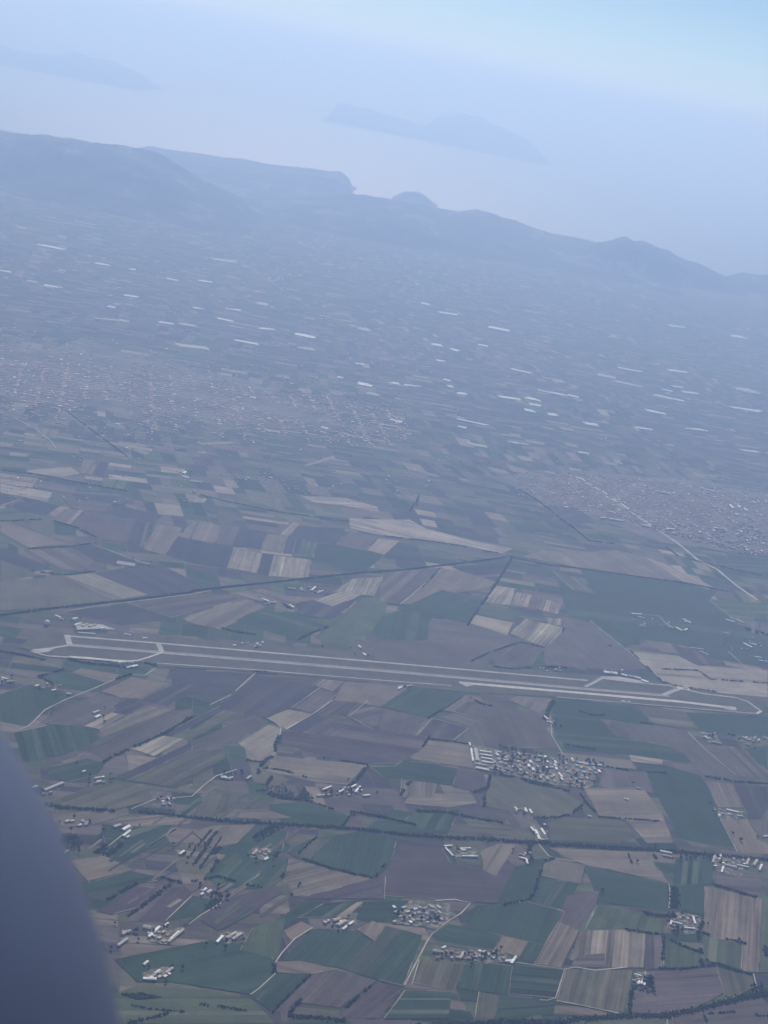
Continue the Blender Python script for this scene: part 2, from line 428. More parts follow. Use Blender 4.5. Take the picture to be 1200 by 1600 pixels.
# ------------------------------------------------------------------ the fields one can pick out
FIELDS = '''
B0 0,816 12,815 102,850 45,856 0,832|g1 0,830 48,857 40,860 0,842|D2 0,862 20,862 85,890 52,893 0,875|P1 35,860 110,856 150,875 128,892 90,890|D1 112,855 148,850 215,882 180,884 150,876
O1 0,875 50,893 60,900 0,908|D2 150,896 215,884 250,882 330,922 232,931|T2 95,901 145,896 232,930 185,938 160,935|O1 0,908 95,902 178,938 100,948 0,954|D1 100,955 198,944 270,966 190,978
P2 300,930 360,927 373,937 300,956 270,965 205,944|B2 300,960 385,937 415,948 345,984 300,974 285,967|B2 360,927 408,920 475,940 455,946 400,938|D1 462,944 490,938 520,948 565,931 520,968 468,960
S9 490,938 532,925 565,930 520,948|S7 522,925 550,905 600,902 585,932 562,929|G2 368,970 395,957 460,957 478,968 512,980 465,1000|g1 475,967 525,970 514,980
g1 566,934 605,936 603,965 585,985 545,1008 510,1005 492,997 526,972|G1 582,985 598,962 632,952 675,962 668,1000 640,1003 590,998|P1 670,968 730,974 795,992 812,1003 775,1030 740,1044 560,1028 590,1000 668,1002
T2 728,972 740,960 802,973 792,993|g1 741,959 755,942 818,957 800,972|G5 625,948 690,922 720,932 755,941 730,974 650,955|P3 598,897 690,887 625,945 595,940|B2 690,889 750,895 774,910 762,920 710,927 690,922 640,945 626,944
D1 705,886 797,879 775,909 720,893|S9 755,940 775,915 805,920 797,945 780,945|T8 799,945 807,925 838,932 878,945 873,960 840,952|T3 855,965 879,967 876,977 855,975|S8 797,990 820,967 884,982 875,993 850,1012
P2 775,1030 815,1005 848,1013 830,1040 770,1044|G1 905,888 1070,911 1120,925 1108,938 1132,958 1150,975 1200,990 1200,1040 1120,1030 1060,1005 1000,1000 975,1015 925,972 890,966 880,940 870,905 930,929
O2 860,890 905,905 930,928 895,922|B3 845,860 910,864 960,859 1005,870 1065,908 1000,901 900,886 815,870|T2 1005,870 1050,885 1115,918 1066,909|T2 982,1017 1060,1025 1090,1040 1200,1048 1200,1090 1115,1082 1060,1075 1035,1065
B2 1005,1000 1045,1005 1060,1022 1035,1018|V1 1048,1006 1090,1018 1105,1022 1128,1040 1090,1038 1062,1024|P2 880,965 922,972 1010,1045 960,1048 860,1040 848,1015 878,992|g1 1107,938 1200,943 1200,968 1150,962 1130,957
P2 1160,968 1200,975 1200,1000 1165,985|G1 1110,870 1200,874 1200,900 1125,888|T6 0,740 58,749 50,762 0,755|T7 0,756 82,770 75,785 0,770|D1 0,771 33,778 0,790|T1 0,789 33,778 25,784 5,790|D1 22,787 50,782 95,790 70,806 15,795
g1 0,795 20,794 65,812 0,815|P1 58,750 120,762 118,773 52,762|D1 118,765 190,770 180,788 115,775|P1 98,780 177,787 160,800 130,797 105,792|B1 100,796 132,797 110,820 82,812|P1 132,799 212,812 200,848 150,845 110,822
D1 165,800 185,790 255,805 240,820 212,812|D1 212,812 240,820 222,855 200,850|B3 245,820 285,825 258,868 223,858|D2 278,838 365,855 355,888 300,880 258,868|B2 290,825 308,812 345,822 332,850 285,840|P3 348,820 375,825 362,852 335,848
D1 375,825 418,832 407,858 363,853|B2 418,835 450,837 440,865 408,860|T2 438,835 458,817 468,819 450,838|S5 367,855 409,865 401,896 355,887|D1 410,864 427,867 420,900 402,897|S6 428,868 486,875 482,905 420,900|g1 475,845 495,848 488,872 472,868
G1 495,850 525,852 570,860 600,867 570,895 538,893 515,880 490,875|D1 450,840 475,843 472,867 442,865|D1 462,822 540,826 525,852 455,840|P1 545,830 590,840 570,860 527,852|T2 590,842 625,845 600,868 575,860
T2 470,775 540,778 590,792 592,800 575,798 535,790 490,785|S9 545,810 600,812 640,812 665,826 740,845 802,857 785,865 720,852 650,842 600,837 548,826|g1 160,748 200,752 193,765 160,760|S1 40,735 110,730 125,740 100,745 50,741|B1 130,720 155,722 143,742 125,738
D1 150,720 172,722 160,745 145,742|B1 55,668 92,672 88,685 70,682|T1 168,690 238,702 237,706 166,693|B1 185,697 235,705 228,712|T1 0,690 22,694 15,699 0,697|S1 15,707 45,710 42,714 15,712|B2 428,778 440,780 443,797 428,795
O1 340,795 370,805 360,822 340,818|T1 305,777 322,779 320,786 300,785|T1 474,727 520,712 525,716 480,729|S1 303,692 360,690 368,693 320,696|V1 850,790 905,795 925,815 885,825 850,805|g1 815,812 850,815 870,830 830,825
B2 112,1051 128,1044 195,1056 165,1067|G3 60,1055 108,1050 163,1067 140,1080 85,1068|G2 0,1085 45,1070 120,1085 95,1098 65,1118 40,1135 0,1128|B2 207,1058 265,1069 222,1092 190,1091 158,1081|D1 222,1094 270,1070 320,1070 262,1103
P3 158,1083 190,1092 178,1112 135,1136 62,1130 95,1107|D1 177,1103 198,1093 228,1101 190,1117|S6 132,1135 175,1114 195,1118 155,1140|B3 155,1142 230,1102 272,1110 162,1152|P4 162,1153 272,1110 300,1108 300,1122 165,1190 135,1175
G6 22,1145 95,1130 145,1142 160,1155 100,1180 35,1192|B2 95,1190 130,1177 120,1190 105,1197|G2 75,1200 135,1185 165,1192 150,1212 108,1222 75,1210|D1 258,1146 345,1103 350,1110 270,1150|S7 205,1170 255,1150 287,1155 240,1182
D2 175,1217 300,1160 300,1172 198,1220|P6 300,1160 395,1118 420,1128 345,1170 300,1175|O6 200,1220 300,1173 350,1170 355,1185 275,1232|O4 300,1140 350,1110 375,1115 300,1155 285,1155|S2 372,1162 420,1133 438,1138 437,1148 427,1180 405,1185
T2 417,1122 447,1108 486,1115 447,1140|D1 265,1046 395,1053 368,1080 328,1100 272,1085|D1 400,1054 498,1075 455,1107 418,1122 338,1105 370,1082|P2 460,1107 500,1078 527,1085 486,1114|V1 417,1058 497,1062 487,1072|B8 488,1070 500,1062 540,1065 520,1082
B2 527,1085 540,1066 600,1070 640,1074 595,1105 550,1098 522,1095|V9 490,1115 520,1096 558,1101 540,1120|P7 540,1120 560,1100 612,1110 650,1120 588,1138|D1 450,1140 487,1117 510,1122 472,1145|P3 475,1143 515,1120 540,1137 515,1152
V3 518,1128 570,1135 668,1152 655,1175 612,1198 500,1182 440,1165 440,1143 520,1150|O1 432,1165 470,1170 455,1180 432,1178|B3 430,1182 572,1195 545,1227 490,1222 415,1205|G1 597,1104 645,1075 730,1084 667,1122|P3 600,1108 667,1123 648,1150 588,1140
B1 695,1110 730,1087 728,1098 710,1112|P1 712,1110 730,1098 760,1095 790,1103 770,1122 760,1125|P2 672,1122 710,1114 757,1127 728,1140|V1 655,1150 675,1125 727,1138 707,1157|P2 770,1122 792,1104 842,1118 870,1168 790,1170 710,1160 732,1140
B2 795,1094 808,1088 862,1093 845,1117|B4 640,1187 672,1156 732,1163 740,1202|G3 572,1195 620,1193 640,1188 715,1202 707,1228 640,1220 600,1215|V1 715,1203 755,1209 763,1232 738,1237 707,1230|S1 755,1210 765,1211 760,1225 752,1222
O3 768,1212 815,1220 870,1228 912,1255 893,1274 850,1278 800,1270 750,1258 762,1235|G1 900,1094 985,1103 1015,1125 1005,1135 950,1125 862,1115 868,1097|O1 995,1104 1068,1112 1092,1142 1072,1142 1020,1130|G1 1070,1113 1125,1116 1200,1121 1200,1152 1112,1146 1093,1140
G1 858,1118 942,1127 960,1150 1050,1168 1090,1180 1075,1192 985,1180 885,1172 868,1150|P2 952,1128 1002,1132 1072,1143 1150,1215 1100,1212 1070,1180 1048,1168 962,1150|P2 1107,1168 1155,1168 1200,1208 1200,1220 1152,1214|G1 1162,1170 1200,1165 1200,1205
B1 870,1175 985,1188 995,1202 945,1198 885,1190|T1 982,1177 1035,1187 1035,1195 987,1190|G1 992,1192 1040,1197 1093,1212 1103,1225 1148,1327 1060,1312 1050,1285 1030,1250 1020,1222 1008,1205|P3 935,1225 948,1202 1010,1207 1022,1240 1000,1235 935,1230
B2 1102,1220 1145,1225 1160,1262 1120,1262|D2 1147,1226 1200,1230 1200,1258 1190,1280 1170,1280|B2 1127,1280 1165,1280 1192,1320 1200,1335 1155,1335|P1 1165,1280 1200,1285 1200,1320|B3 912,1232 1005,1232 1035,1275 1052,1318 1010,1318 975,1280 935,1275 925,1255
O2 855,1280 935,1277 972,1283 995,1310 965,1318 860,1312|B3 858,1325 1008,1332 1045,1380 995,1368 915,1352 885,1340|G3 912,1354 995,1370 1045,1382 1042,1425 935,1408|G6 1055,1340 1115,1338 1112,1382 1052,1382|P3 1120,1362 1190,1368 1188,1402 1115,1382
B8 1100,1385 1178,1402 1190,1406 1185,1520 1162,1518 1100,1455|G2 1058,1384 1100,1386 1098,1430 1062,1420|g2 1098,1462 1160,1475 1158,1515 1100,1500|g2 1190,1408 1230,1408 1230,1520 1186,1520|g2 932,1415 1000,1428 1037,1437 1035,1460 975,1452 915,1452
B7 905,1455 975,1453 1008,1458 1005,1512 948,1512 890,1500|P5 1008,1460 1035,1462 1034,1513 1008,1515|g6 1038,1468 1095,1487 1092,1510 1036,1513|P2 885,1400 937,1392 930,1418 900,1455 872,1440|B4 872,1440 905,1455 878,1512 834,1506
P2 902,1495 945,1490 945,1512 890,1512|O7 885,1515 988,1517 975,1585 870,1565|P5 990,1550 1010,1518 1040,1517 1120,1512 1135,1550 1095,1572 1048,1585 985,1583|O4 1120,1512 1175,1525 1178,1542 1135,1565|G3 722,1440 745,1415 785,1412 825,1410 882,1425 860,1478 820,1468 750,1452
G1 775,1412 805,1355 850,1340 830,1405 785,1415|G2 845,1372 905,1382 880,1422 830,1408|B1 850,1350 870,1342 915,1352 908,1382 845,1370|V2 605,1355 622,1320 690,1325 705,1350 755,1358 790,1340 805,1355 775,1412 740,1410 600,1400 590,1370|B1 750,1330 775,1320 805,1322 775,1370 755,1360
G4 445,1330 490,1310 560,1300 620,1310 610,1350 582,1372 520,1360 460,1340|O2 460,1336 492,1311 515,1313 485,1342|g1 560,1305 582,1310 577,1324 557,1320|B8 443,1373 450,1342 495,1352 582,1373 485,1400 458,1400|V1 485,1398 580,1374 602,1370 600,1405 485,1405
G1 418,1258 472,1252 545,1275 535,1292 440,1285|B1 348,1278 368,1265 418,1265 455,1278 400,1280|O3 300,1280 318,1240 385,1242 362,1260 328,1280|G3 180,1500 330,1470 400,1478 430,1502 420,1530 395,1555 270,1535 215,1535|g2 395,1450 445,1435 435,1500 375,1485
V3 312,1437 355,1405 408,1390 440,1395 390,1430 340,1455|G2 432,1438 480,1408 505,1412 435,1452|G3 505,1413 562,1408 525,1432 465,1435|B3 443,1455 470,1440 488,1448 455,1470|T2 525,1433 558,1410 567,1410 540,1435|G3 567,1410 650,1408 612,1440 555,1440
B9 555,1452 580,1439 600,1445 585,1472|G5 490,1452 558,1455 585,1475 602,1447 660,1462 645,1500 630,1540 592,1532 525,1512 442,1500|B1 432,1503 470,1502 525,1515 485,1522 432,1520|G5 430,1522 485,1523 425,1582 392,1557
P5 487,1522 525,1515 587,1532 530,1575 467,1567 427,1583|V3 532,1578 592,1535 632,1542 592,1592 537,1592|O2 643,1535 660,1500 725,1508 712,1545 700,1548|G3 725,1508 760,1505 800,1510 792,1555 718,1545|G8 800,1508 882,1516 868,1560 795,1553
G3 675,1462 700,1445 750,1453 780,1463 770,1488 732,1495 685,1475|B2 785,1463 825,1472 812,1495 773,1486|G5 825,1473 850,1478 833,1505 812,1498|G3 600,1592 633,1548 705,1550 700,1592|O2 748,1550 780,1555 772,1592 742,1592|G2 782,1556 868,1563 865,1585 774,1592
B2 80,1272 130,1268 200,1272 140,1290 90,1293|B3 175,1282 262,1272 300,1280 295,1288 212,1292|O2 75,1253 145,1228 225,1225 240,1250 175,1267 85,1260|G3 207,1293 268,1290 255,1320 172,1350 185,1328|B4 110,1345 165,1338 210,1360 140,1380
G3 125,1380 205,1362 265,1375 218,1380 165,1410 140,1405|V3 150,1425 212,1385 265,1390 225,1415 175,1430|G1 258,1440 300,1400 345,1410 310,1430|V2 215,1395 290,1385 300,1398 258,1440 200,1440|G4 320,1370 360,1330 450,1345 442,1375 400,1390 340,1385|G3 330,1330 360,1295 450,1300 440,1330 400,1350
B2 300,1300 335,1290 400,1288 370,1318 330,1325|g2 60,1600 215,1540 300,1545 390,1560 430,1600|G2 440,1600 470,1585 540,1592 560,1610 440,1615|O1 880,1590 1040,1592 1040,1640 880,1640|P1 1050,1588 1100,1575 1190,1560 1230,1600 1050,1620
G2 560,1300 620,1265 690,1280 700,1303|B3 640,1240 735,1240 745,1255 700,1262 630,1255|G3 648,1270 720,1265 700,1300 622,1290|O1 720,1275 790,1280 808,1308 740,1300|B4 628,1216 684,1222 676,1246 625,1246|B4 698,1230 735,1238 745,1253 690,1248
'''
DIRX = {}
def field(code, furrow, pts, z):
    g = [G(*p) for p in pts]
    c = sum(g, Vector()) / len(g)
    # the rows run along the field's longer side
    best = max(((g[(i + 1) % len(g)] - g[i]) for i in range(len(g))), key=lambda v: v.length)
    a = math.atan2(best.y, best.x)
    rot = Matrix.Rotation(-a, 3, 'Z')
    loc = [rot @ (p - c) for p in g]
    V = []
    n = len(loc)
    for i in range(n):                 # edges wander by a metre or two, as ploughed edges do
        p, q = loc[i], loc[(i + 1) % n]
        k = max(1, int((q - p).length / 45))
        for j in range(k):
            s = p.lerp(q, j / k)
            nn = Vector((p.y - q.y, q.x - p.x, 0)).normalized()
            V.append(s + nn * (rnd.uniform(-2.2, 2.2) if j else 0))
    me = bpy.data.meshes.new('field')
    bm = bmesh.new()
    top = [bm.verts.new((v.x, v.y, 0)) for v in V]
    f = bm.faces.new(top)
    if f.normal.z < 0:
        f.normal_flip()
    f.normal_update()
    if f.normal.z < 0:
        f.normal_flip()
    bm.to_mesh(me); bm.free()
    me.materials.append(M_FIELD)
    o = link(bpy.data.objects.new('field', me))
    o.location = (c.x, c.y, z)
    o.rotation_euler = (0, 0, a)
    s = rnd.uniform(0.88, 1.12)
    col = PAL[code]
    o.color = (col[0] * s * rnd.uniform(.95, 1.05), col[1] * s, col[2] * s * rnd.uniform(.95, 1.05), 1)
    o['furrow'] = 0.05 + furrow * 0.055
    ys = [v.y for v in V]
    span = max(ys) - min(ys)
    if span > 60 and rnd.random() < (0.35 if code == 'G' and furrow < 2 else 0.75):
        y = min(ys)
        for _ in range(rnd.randint(1, 4)):       # strips sown or worked apart from the rest of the field
            y += rnd.uniform(0.05, 0.35) * span
            wd = rnd.uniform(0.05, 0.22) * span
            if y + wd > max(ys):
                break
            bm = bmesh.new()
            bm.faces.new([bm.verts.new((v.x, v.y, 0)) for v in V])
            for yy, cl in ((y, False), (y + wd, True)):
                geom = bm.verts[:] + bm.edges[:] + bm.faces[:]
                bmesh.ops.bisect_plane(bm, geom=geom, plane_co=(0, yy, 0), plane_no=(0, 1, 0), clear_outer=cl, clear_inner=not cl)
            if bm.faces:
                bm.normal_update()
                for fc in bm.faces:
                    if fc.normal.z < 0:
                        fc.normal_flip()
                sm = bpy.data.meshes.new('crop_strip')
                bm.to_mesh(sm)
                sm.materials.append(M_FIELD)
                st = link(bpy.data.objects.new('crop_strip', sm))
                st.parent = o
                st.location = (0, 0, 0.06)
                f_ = rnd.choice((0.72, 0.82, 1.15, 1.3))
                tint = rnd.choice((PAL['O'], PAL['B'], PAL['g'], col))
                st.color = tuple((col[i] * 0.72 + tint[i] * 0.28) * f_ for i in range(3)) + (1,)
                st['furrow'] = o['furrow']
            bm.free()
            y += wd
    kind(o, 'structure')
    return o
fi = 0
for item in FIELDS.replace('\n', '|').split('|'):
    item = item.strip()
    if not item:
        continue
    tok = item.split()
    pts = [tuple(float(q) for q in t.split(',')) for t in tok[1:]]
    field(tok[0][0], int(tok[0][1]), pts, 1.0 + 0.12 * (fi % 9))
    fi += 1

# narrow garden plots and strips in the small-holdings of the lower left
for _ in range(64):
    x, y = rnd.uniform(120, 440), rnd.uniform(1235, 1450)
    if x < 95 + (y - 1235) * 0.45:
        continue
    L_, s_ = rnd.uniform(14, 46), rnd.uniform(0.62, 0.82)
    w_ = rnd.uniform(2.0, 6.5)
    field(rnd.choice('OOgBBPVDGGT' if rnd.random() < .5 else 'OgBPG'), rnd.randint(1, 5), [(x, y), (x + L_, y - L_ * s_), (x + L_ + w_, y - L_ * s_ + w_ * .3), (x + w_, y + w_ * .3)], 2.12 + 0.01 * (_ % 5))

# tracks, ditches and grass balks between the fields
mr_ = random.Random(41)
MARG = {'pale': ([], []), 'dark': ([], [])}
for item in FIELDS.replace('\n', '|').split('|'):
    tok = item.split()
    if not tok:
        continue
    g = [G(*[float(q) for q in t.split(',')]) for t in tok[1:]]
    for a, b in zip(g, g[1:] + g[:1]):
        L = (b - a).length
        if L < 70 or mr_.random() < 0.42:
            continue
        kd = mr_.choices(('pale', 'dark'), (1, 1.3))[0]
        V, F = MARG[kd]
        wd = mr_.uniform(1.2, 3.4) if kd == 'pale' else mr_.uniform(1.5, 4.5)
        t0, t1 = (0, 1) if mr_.random() < .5 else sorted((mr_.random(), mr_.random()))
        nn = Vector((-(b - a).y, (b - a).x, 0)).normalized()
        m_ = max(1, int(L * (t1 - t0) / 30))
        k = len(V)
        for j in range(m_ + 1):
            p = a.lerp(b, t0 + (t1 - t0) * j / m_) + nn * mr_.uniform(-1.2, 1.2)
            w2 = wd * mr_.uniform(.5, 1.2)
            V += [(p.x + nn.x * w2 / 2, p.y + nn.y * w2 / 2, 2.15), (p.x - nn.x * w2 / 2, p.y - nn.y * w2 / 2, 2.15)]
        F += [(k + 2 * j, k + 2 * j + 1, k + 2 * j + 3, k + 2 * j + 2) for j in range(m_)]
for kd, nm, c in (('pale', 'dry_grass', (0.27, 0.245, 0.18)), ('dark', 'ditch_weeds', (0.045, 0.05, 0.038))):
    kind(tag(mesh_obj(nm, *MARG[kd], mat(nm, c, 0.95, 0.5, 0.01, 0.1)), ('pale dry grass balks' if kd == 'pale' else 'dark weedy ditches') + ' lining the field edges', 'field margin'), 'stuff')

# ------------------------------------------------------------------ lanes, the airfield's ground and runways
def strip(name, pts, width, m, z, w_end=None, jitter=0.12, parent=None):
    g = [G(*p) for p in pts]
    P = [g[0]]
    for a, b in zip(g, g[1:]):
        k = max(1, int((b - a).length / 60))
        P += [a.lerp(b, (j + 1) / k) for j in range(k)]
    V, F = [], []
    for i, p in enumerate(P):
        d = (P[min(i + 1, len(P) - 1)] - P[max(i - 1, 0)])
        nn = Vector((-d.y, d.x, 0)).normalized()
        w = width if w_end is None else width + (w_end - width) * i / (len(P) - 1)
        w *= 1 + rnd.uniform(-jitter, jitter)
        V += [p + nn * w / 2 + Vector((0, 0, z)), p - nn * w / 2 + Vector((0, 0, z))]
    for i in range(len(P) - 1):
        F.append((2 * i, 2 * i + 1, 2 * i + 3, 2 * i + 2))
    return kind(mesh_obj(name, V, F, m, parent), 'structure')

def patch(name, pts, m, z, ragged=0):
    g = [G(*p) for p in pts]
    me = bpy.data.meshes.new(name)
    bm = bmesh.new()
    if ragged:
        q_ = []
        for a, b in zip(g, g[1:] + g[:1]):
            k = max(1, int((b - a).length / max(8, ragged * 1.6)))
            nn = Vector((-(b - a).y, (b - a).x, 0)).normalized()
            q_ += [a.lerp(b, i / k) + nn * rnd.uniform(-ragged, ragged) * 0.6 for i in range(k)]
        g = q_
    f = bm.faces.new([bm.verts.new((p.x, p.y, z)) for p in g])
    f.normal_update()
    if f.normal.z < 0:
        f.normal_flip()
    bm.to_mesh(me); bm.free()
    me.materials.append(m)
    return kind(link(bpy.data.objects.new(name, me)), 'structure')

LANES = '''
6 30,1140 45,1135 60,1120 70,1110 100,1095 150,1075 180,1062 205,1053|6 205,1055 226,1056 235,1050 243,1045|7 328,1102 361,1086|7 368,1080 400,1051|7 447,1140 490,1115 520,1094|6 417,1122 432,1130 439,1138 437,1152 430,1165 431,1177 425,1182
4 455,1107 500,1075|6 300,1245 318,1228 338,1213 370,1203|5 391,1555 405,1545 430,1522|5 430,1505 440,1490 460,1468 488,1450|6 632,1540 650,1505 668,1470 675,1460 700,1440 720,1428 735,1412 710,1406 680,1408
5 808,1505 882,1515 868,1560 855,1564 843,1563|5 882,1515 900,1512 930,1517 980,1512|5 868,1564 900,1570 970,1585|6 840,1318 857,1338 870,1342 900,1347|6 1075,1145 1100,1170 1150,1212|8 922,970 980,1017 1038,1065 1050,1074
24 900,745 930,765 960,785 985,800 1030,830 1060,850 1090,875 1120,890 1150,915 1183,938|7 100,956 175,944 205,941 300,929 330,923|7 147,852 230,882|5 625,945 655,920 688,890|9 20,652 55,670 80,690 87,700|6 1137,1018 1165,1043
6 1005,960 1030,963 1045,980|4 258,1440 300,1400|5 295,1445 312,1432 345,1412|4 650,1150 675,1123 707,1131 733,1138 708,1157|4 708,1112 758,1126|4 617,1198 628,1190|3 640,1190 690,1195|6 1177,1522 1180,1535 1185,1550|4 1008,1518 1008,1530
5 1041,1587 1044,1612|5 1045,1382 1047,1395 1045,1420|9 375,405 410,432 440,452 485,480|4 1116,1262 1152,1332|5 205,1265 240,1250 300,1245|4 170,1322 208,1292|4 583,1140 545,1120 575,1095|5 1058,1385 1055,1400|10 340,385 300,392 245,388
4 560,1198 617,1198|5 1107,938 1135,958 1145,968|4 200,942 270,966|6 860,1120 862,1150 880,1180|4 655,1500 643,1540'''
for item in LANES.replace('\n', '|').split('|'):
    tok = item.split()
    if tok:
        strip('lane', [tuple(float(q) for q in t.split(',')) for t in tok[1:]], float(tok[0]) * 0.72, M_LANE, 2.6, jitter=0.3)

patch('airfield_grass', [(30, 1012), (60, 985), (100, 990), (200, 990), (500, 1014), (780, 1040), (900, 1054), (940, 1056), (1010, 1062), (1060, 1074), (1160, 1088), (1197, 1110), (1185, 1119), (1060, 1107), (900, 1091), (730, 1082), (600, 1070), (480, 1057), (350, 1047), (245, 1042), (215, 1034), (100, 1030)], M_AIRGRASS, 2.3)
strip('taxiway', [(103, 994.5), (250, 1006), (600, 1036), (900, 1062.5), (918, 1064)], 15, M_CONC, 3.0, jitter=0.1)
strip('runway', [(106, 1008.5), (250, 1020), (600, 1049), (900, 1076), (1045, 1088)], 30, M_TAXI, 3.0, jitter=0.05)
strip('runway_edge', [(106, 1009.6), (250, 1021.2), (600, 1050.4), (900, 1077.2), (1045, 1089)], 6, M_CONC, 3.3, jitter=0.25)
strip('runway_edge', [(718, 1067.5), (900, 1083), (1060, 1097), (1150, 1107.5)], 24, M_CONCB, 3.0, jitter=0.08)
strip('perimeter_road', [(245, 1037), (400, 1047.5), (600, 1064), (705, 1072)], 8, M_CONC, 3.0)
patch('runway_threshold', [(1125, 1103.5), (1143, 1105), (1151, 1111), (1140, 1111), (1128, 1107)], M_CONC, 3.5)
patch('runway_threshold', [(716, 1066.5), (728, 1067), (745, 1071), (728, 1074)], M_CONC, 3.5)
for pts, wd, m in [([(104, 993), (109, 1009)], 26, M_CONC), ([(247, 1006), (253, 1020)], 22, M_CONC), ([(254, 1020), (232, 1028), (212, 1034)], 11, M_CONCB),
                   ([(108, 1009), (85, 1013), (48, 1019)], 15, M_CONC), ([(48, 1019), (75, 1026), (110, 1028)], 12, M_CONC), ([(914, 1074), (925, 1069), (941, 1060)], 16, M_CONC), ([(1000, 1068), (1045, 1072), (1058, 1077)], 13, M_CONC),
                   ([(1061, 1077), (1048, 1082), (1036, 1087)], 22, M_CONC), ([(1060, 1076), (1100, 1085), (1150, 1091), (1168, 1097), (1180, 1106), (1189, 1112)], 13, M_CONC), ([(1189, 1112), (1182, 1116), (1150, 1113.5)], 14, M_CONCB), ([(1182, 1116), (1060, 1106), (870, 1090)], 7, M_CONC)]:
    strip('taxiway', pts, wd, m, 3.4, jitter=0.08)
patch('apron', [(938, 1058), (965, 1058), (1000, 1064), (1012, 1069), (990, 1068), (942, 1062)], M_CONC, 3.7)
patch('apron', [(107, 1026), (140, 1028), (180, 1032), (212, 1034), (208, 1037), (160, 1033), (112, 1029)], M_CONCB, 3.7)
patch('apron', [(118, 975), (160, 977), (180, 985), (150, 984), (120, 985)], M_CONC, 3.7)
patch('apron', [(50, 1016), (90, 1012), (75, 1020), (56, 1022)], M_CONC, 3.8)
patch('apron', [(1055, 1073), (1075, 1075), (1078, 1079), (1060, 1078)], M_CONCB, 3.8)

# town and village ground
patch('town_ground', [(840, 742), (900, 735), (1000, 745), (1100, 752), (1240, 775), (1240, 872), (1130, 862), (1060, 850), (1000, 835), (930, 808), (860, 790), (820, 765), (760, 745)], mat('town_streets', (0.128, 0.103, 0.093), 0.95, 0.6, 0.006), 1.0, ragged=70)
patch('town_ground', [(-20, 535), (60, 545), (120, 528), (200, 555), (260, 560), (330, 590), (380, 590), (450, 622), (500, 632), (540, 655), (470, 672), (420, 668), (350, 672), (300, 655), (220, 655), (150, 635), (60, 632), (-20, 612)], mat('far_town_streets', (0.112, 0.096, 0.085), 0.95, 0.6, 0.004), 1.0, ragged=160)
patch('village_ground', [(732, 1161), (770, 1170), (870, 1184), (945, 1196), (920, 1233), (865, 1227), (770, 1206), (740, 1202)], M_YARD, 1.9, ragged=10)
YARDS = '640,1408 700,1412 712,1430 680,1452 614,1443|672,1477 720,1482 790,1492 808,1505 760,1506 680,1490|700,1322 750,1327 752,1338 706,1342|1046,1425 1095,1432 1093,1455 1070,1463 1044,1452|990,1520 1022,1520 1018,1540 992,1538|1115,1335 1165,1345 1158,1372 1118,1362|215,882 180,878 190,888 212,886|1115,1265 1160,1268 1162,1282 1128,1282|830,1288 855,1298 852,1316 838,1314|525,1436 565,1440 545,1455|340,1460 378,1455 385,1465 350,1476|220,1520 262,1510 272,1518 235,1535|225,1445 290,1450 270,1478 235,1472|395,1325 425,1328 418,1345 392,1340|1095,1145 1118,1148 1130,1165 1105,1160'
for yd in YARDS.split('|'):
    patch('farm_yard', [tuple(float(q) for q in t.split(',')) for t in yd.split()], M_YARD, 2.2, ragged=9)
# ------------------------------------------------------------------ buildings
def box(V, F, x0, x1, y0, y1, z0, z1):
    k = len(V)
    V += [(x0, y0, z0), (x1, y0, z0), (x1, y1, z0), (x0, y1, z0), (x0, y0, z1), (x1, y0, z1), (x1, y1, z1), (x0, y1, z1)]
    F += [(k, k + 1, k + 5, k + 4), (k + 1, k + 2, k + 6, k + 5), (k + 2, k + 3, k + 7, k + 6), (k + 3, k, k + 4, k + 7), (k + 4, k + 5, k + 6, k + 7)]

def gable(V, F, L, W, h, rise, ov=0.5, th=0.35):
    """pitched roof slab with its ridge along x; closed underneath"""
    a, b = L / 2 + ov, W / 2 + ov
    k = len(V)
    for x in (-a, a):
        V += [(x, -b, h - th), (x, b, h - th), (x, -b, h), (x, 0, h + rise), (x, b, h)]
    F += [(k, k + 5, k + 7, k + 2), (k + 2, k + 7, k + 8, k + 3), (k + 3, k + 8, k + 9, k + 4), (k + 4, k + 9, k + 6, k + 1), (k + 1, k + 6, k + 5, k),
          (k, k + 2, k + 3, k + 4, k + 1), (k + 5, k + 6, k + 9, k + 8, k + 7)]

def vault(V, F, L, W, h, n=10, y0=0.0):
    k = len(V)
    for x in (-L / 2, L / 2):
        for i in range(n + 1):
            t = math.pi * i / n
            V.append((x, y0 - math.cos(t) * W / 2, math.sin(t) * h))
    m = n + 1
    for i in range(n):
        F.append((k + i, k + m + i, k + m + i + 1, k + i + 1))
    F.append(tuple(range(k + n, k - 1, -1)))
    F.append(tuple(range(k + m, k + 2 * m)))

ROOF = {'w': M_ROOFW, 'g': M_ROOFG, 't': M_ROOFT, 'c': M_ROOFC}
ROOFN = {'w': 'white', 'g': 'grey', 't': 'terracotta', 'c': 'cream'}

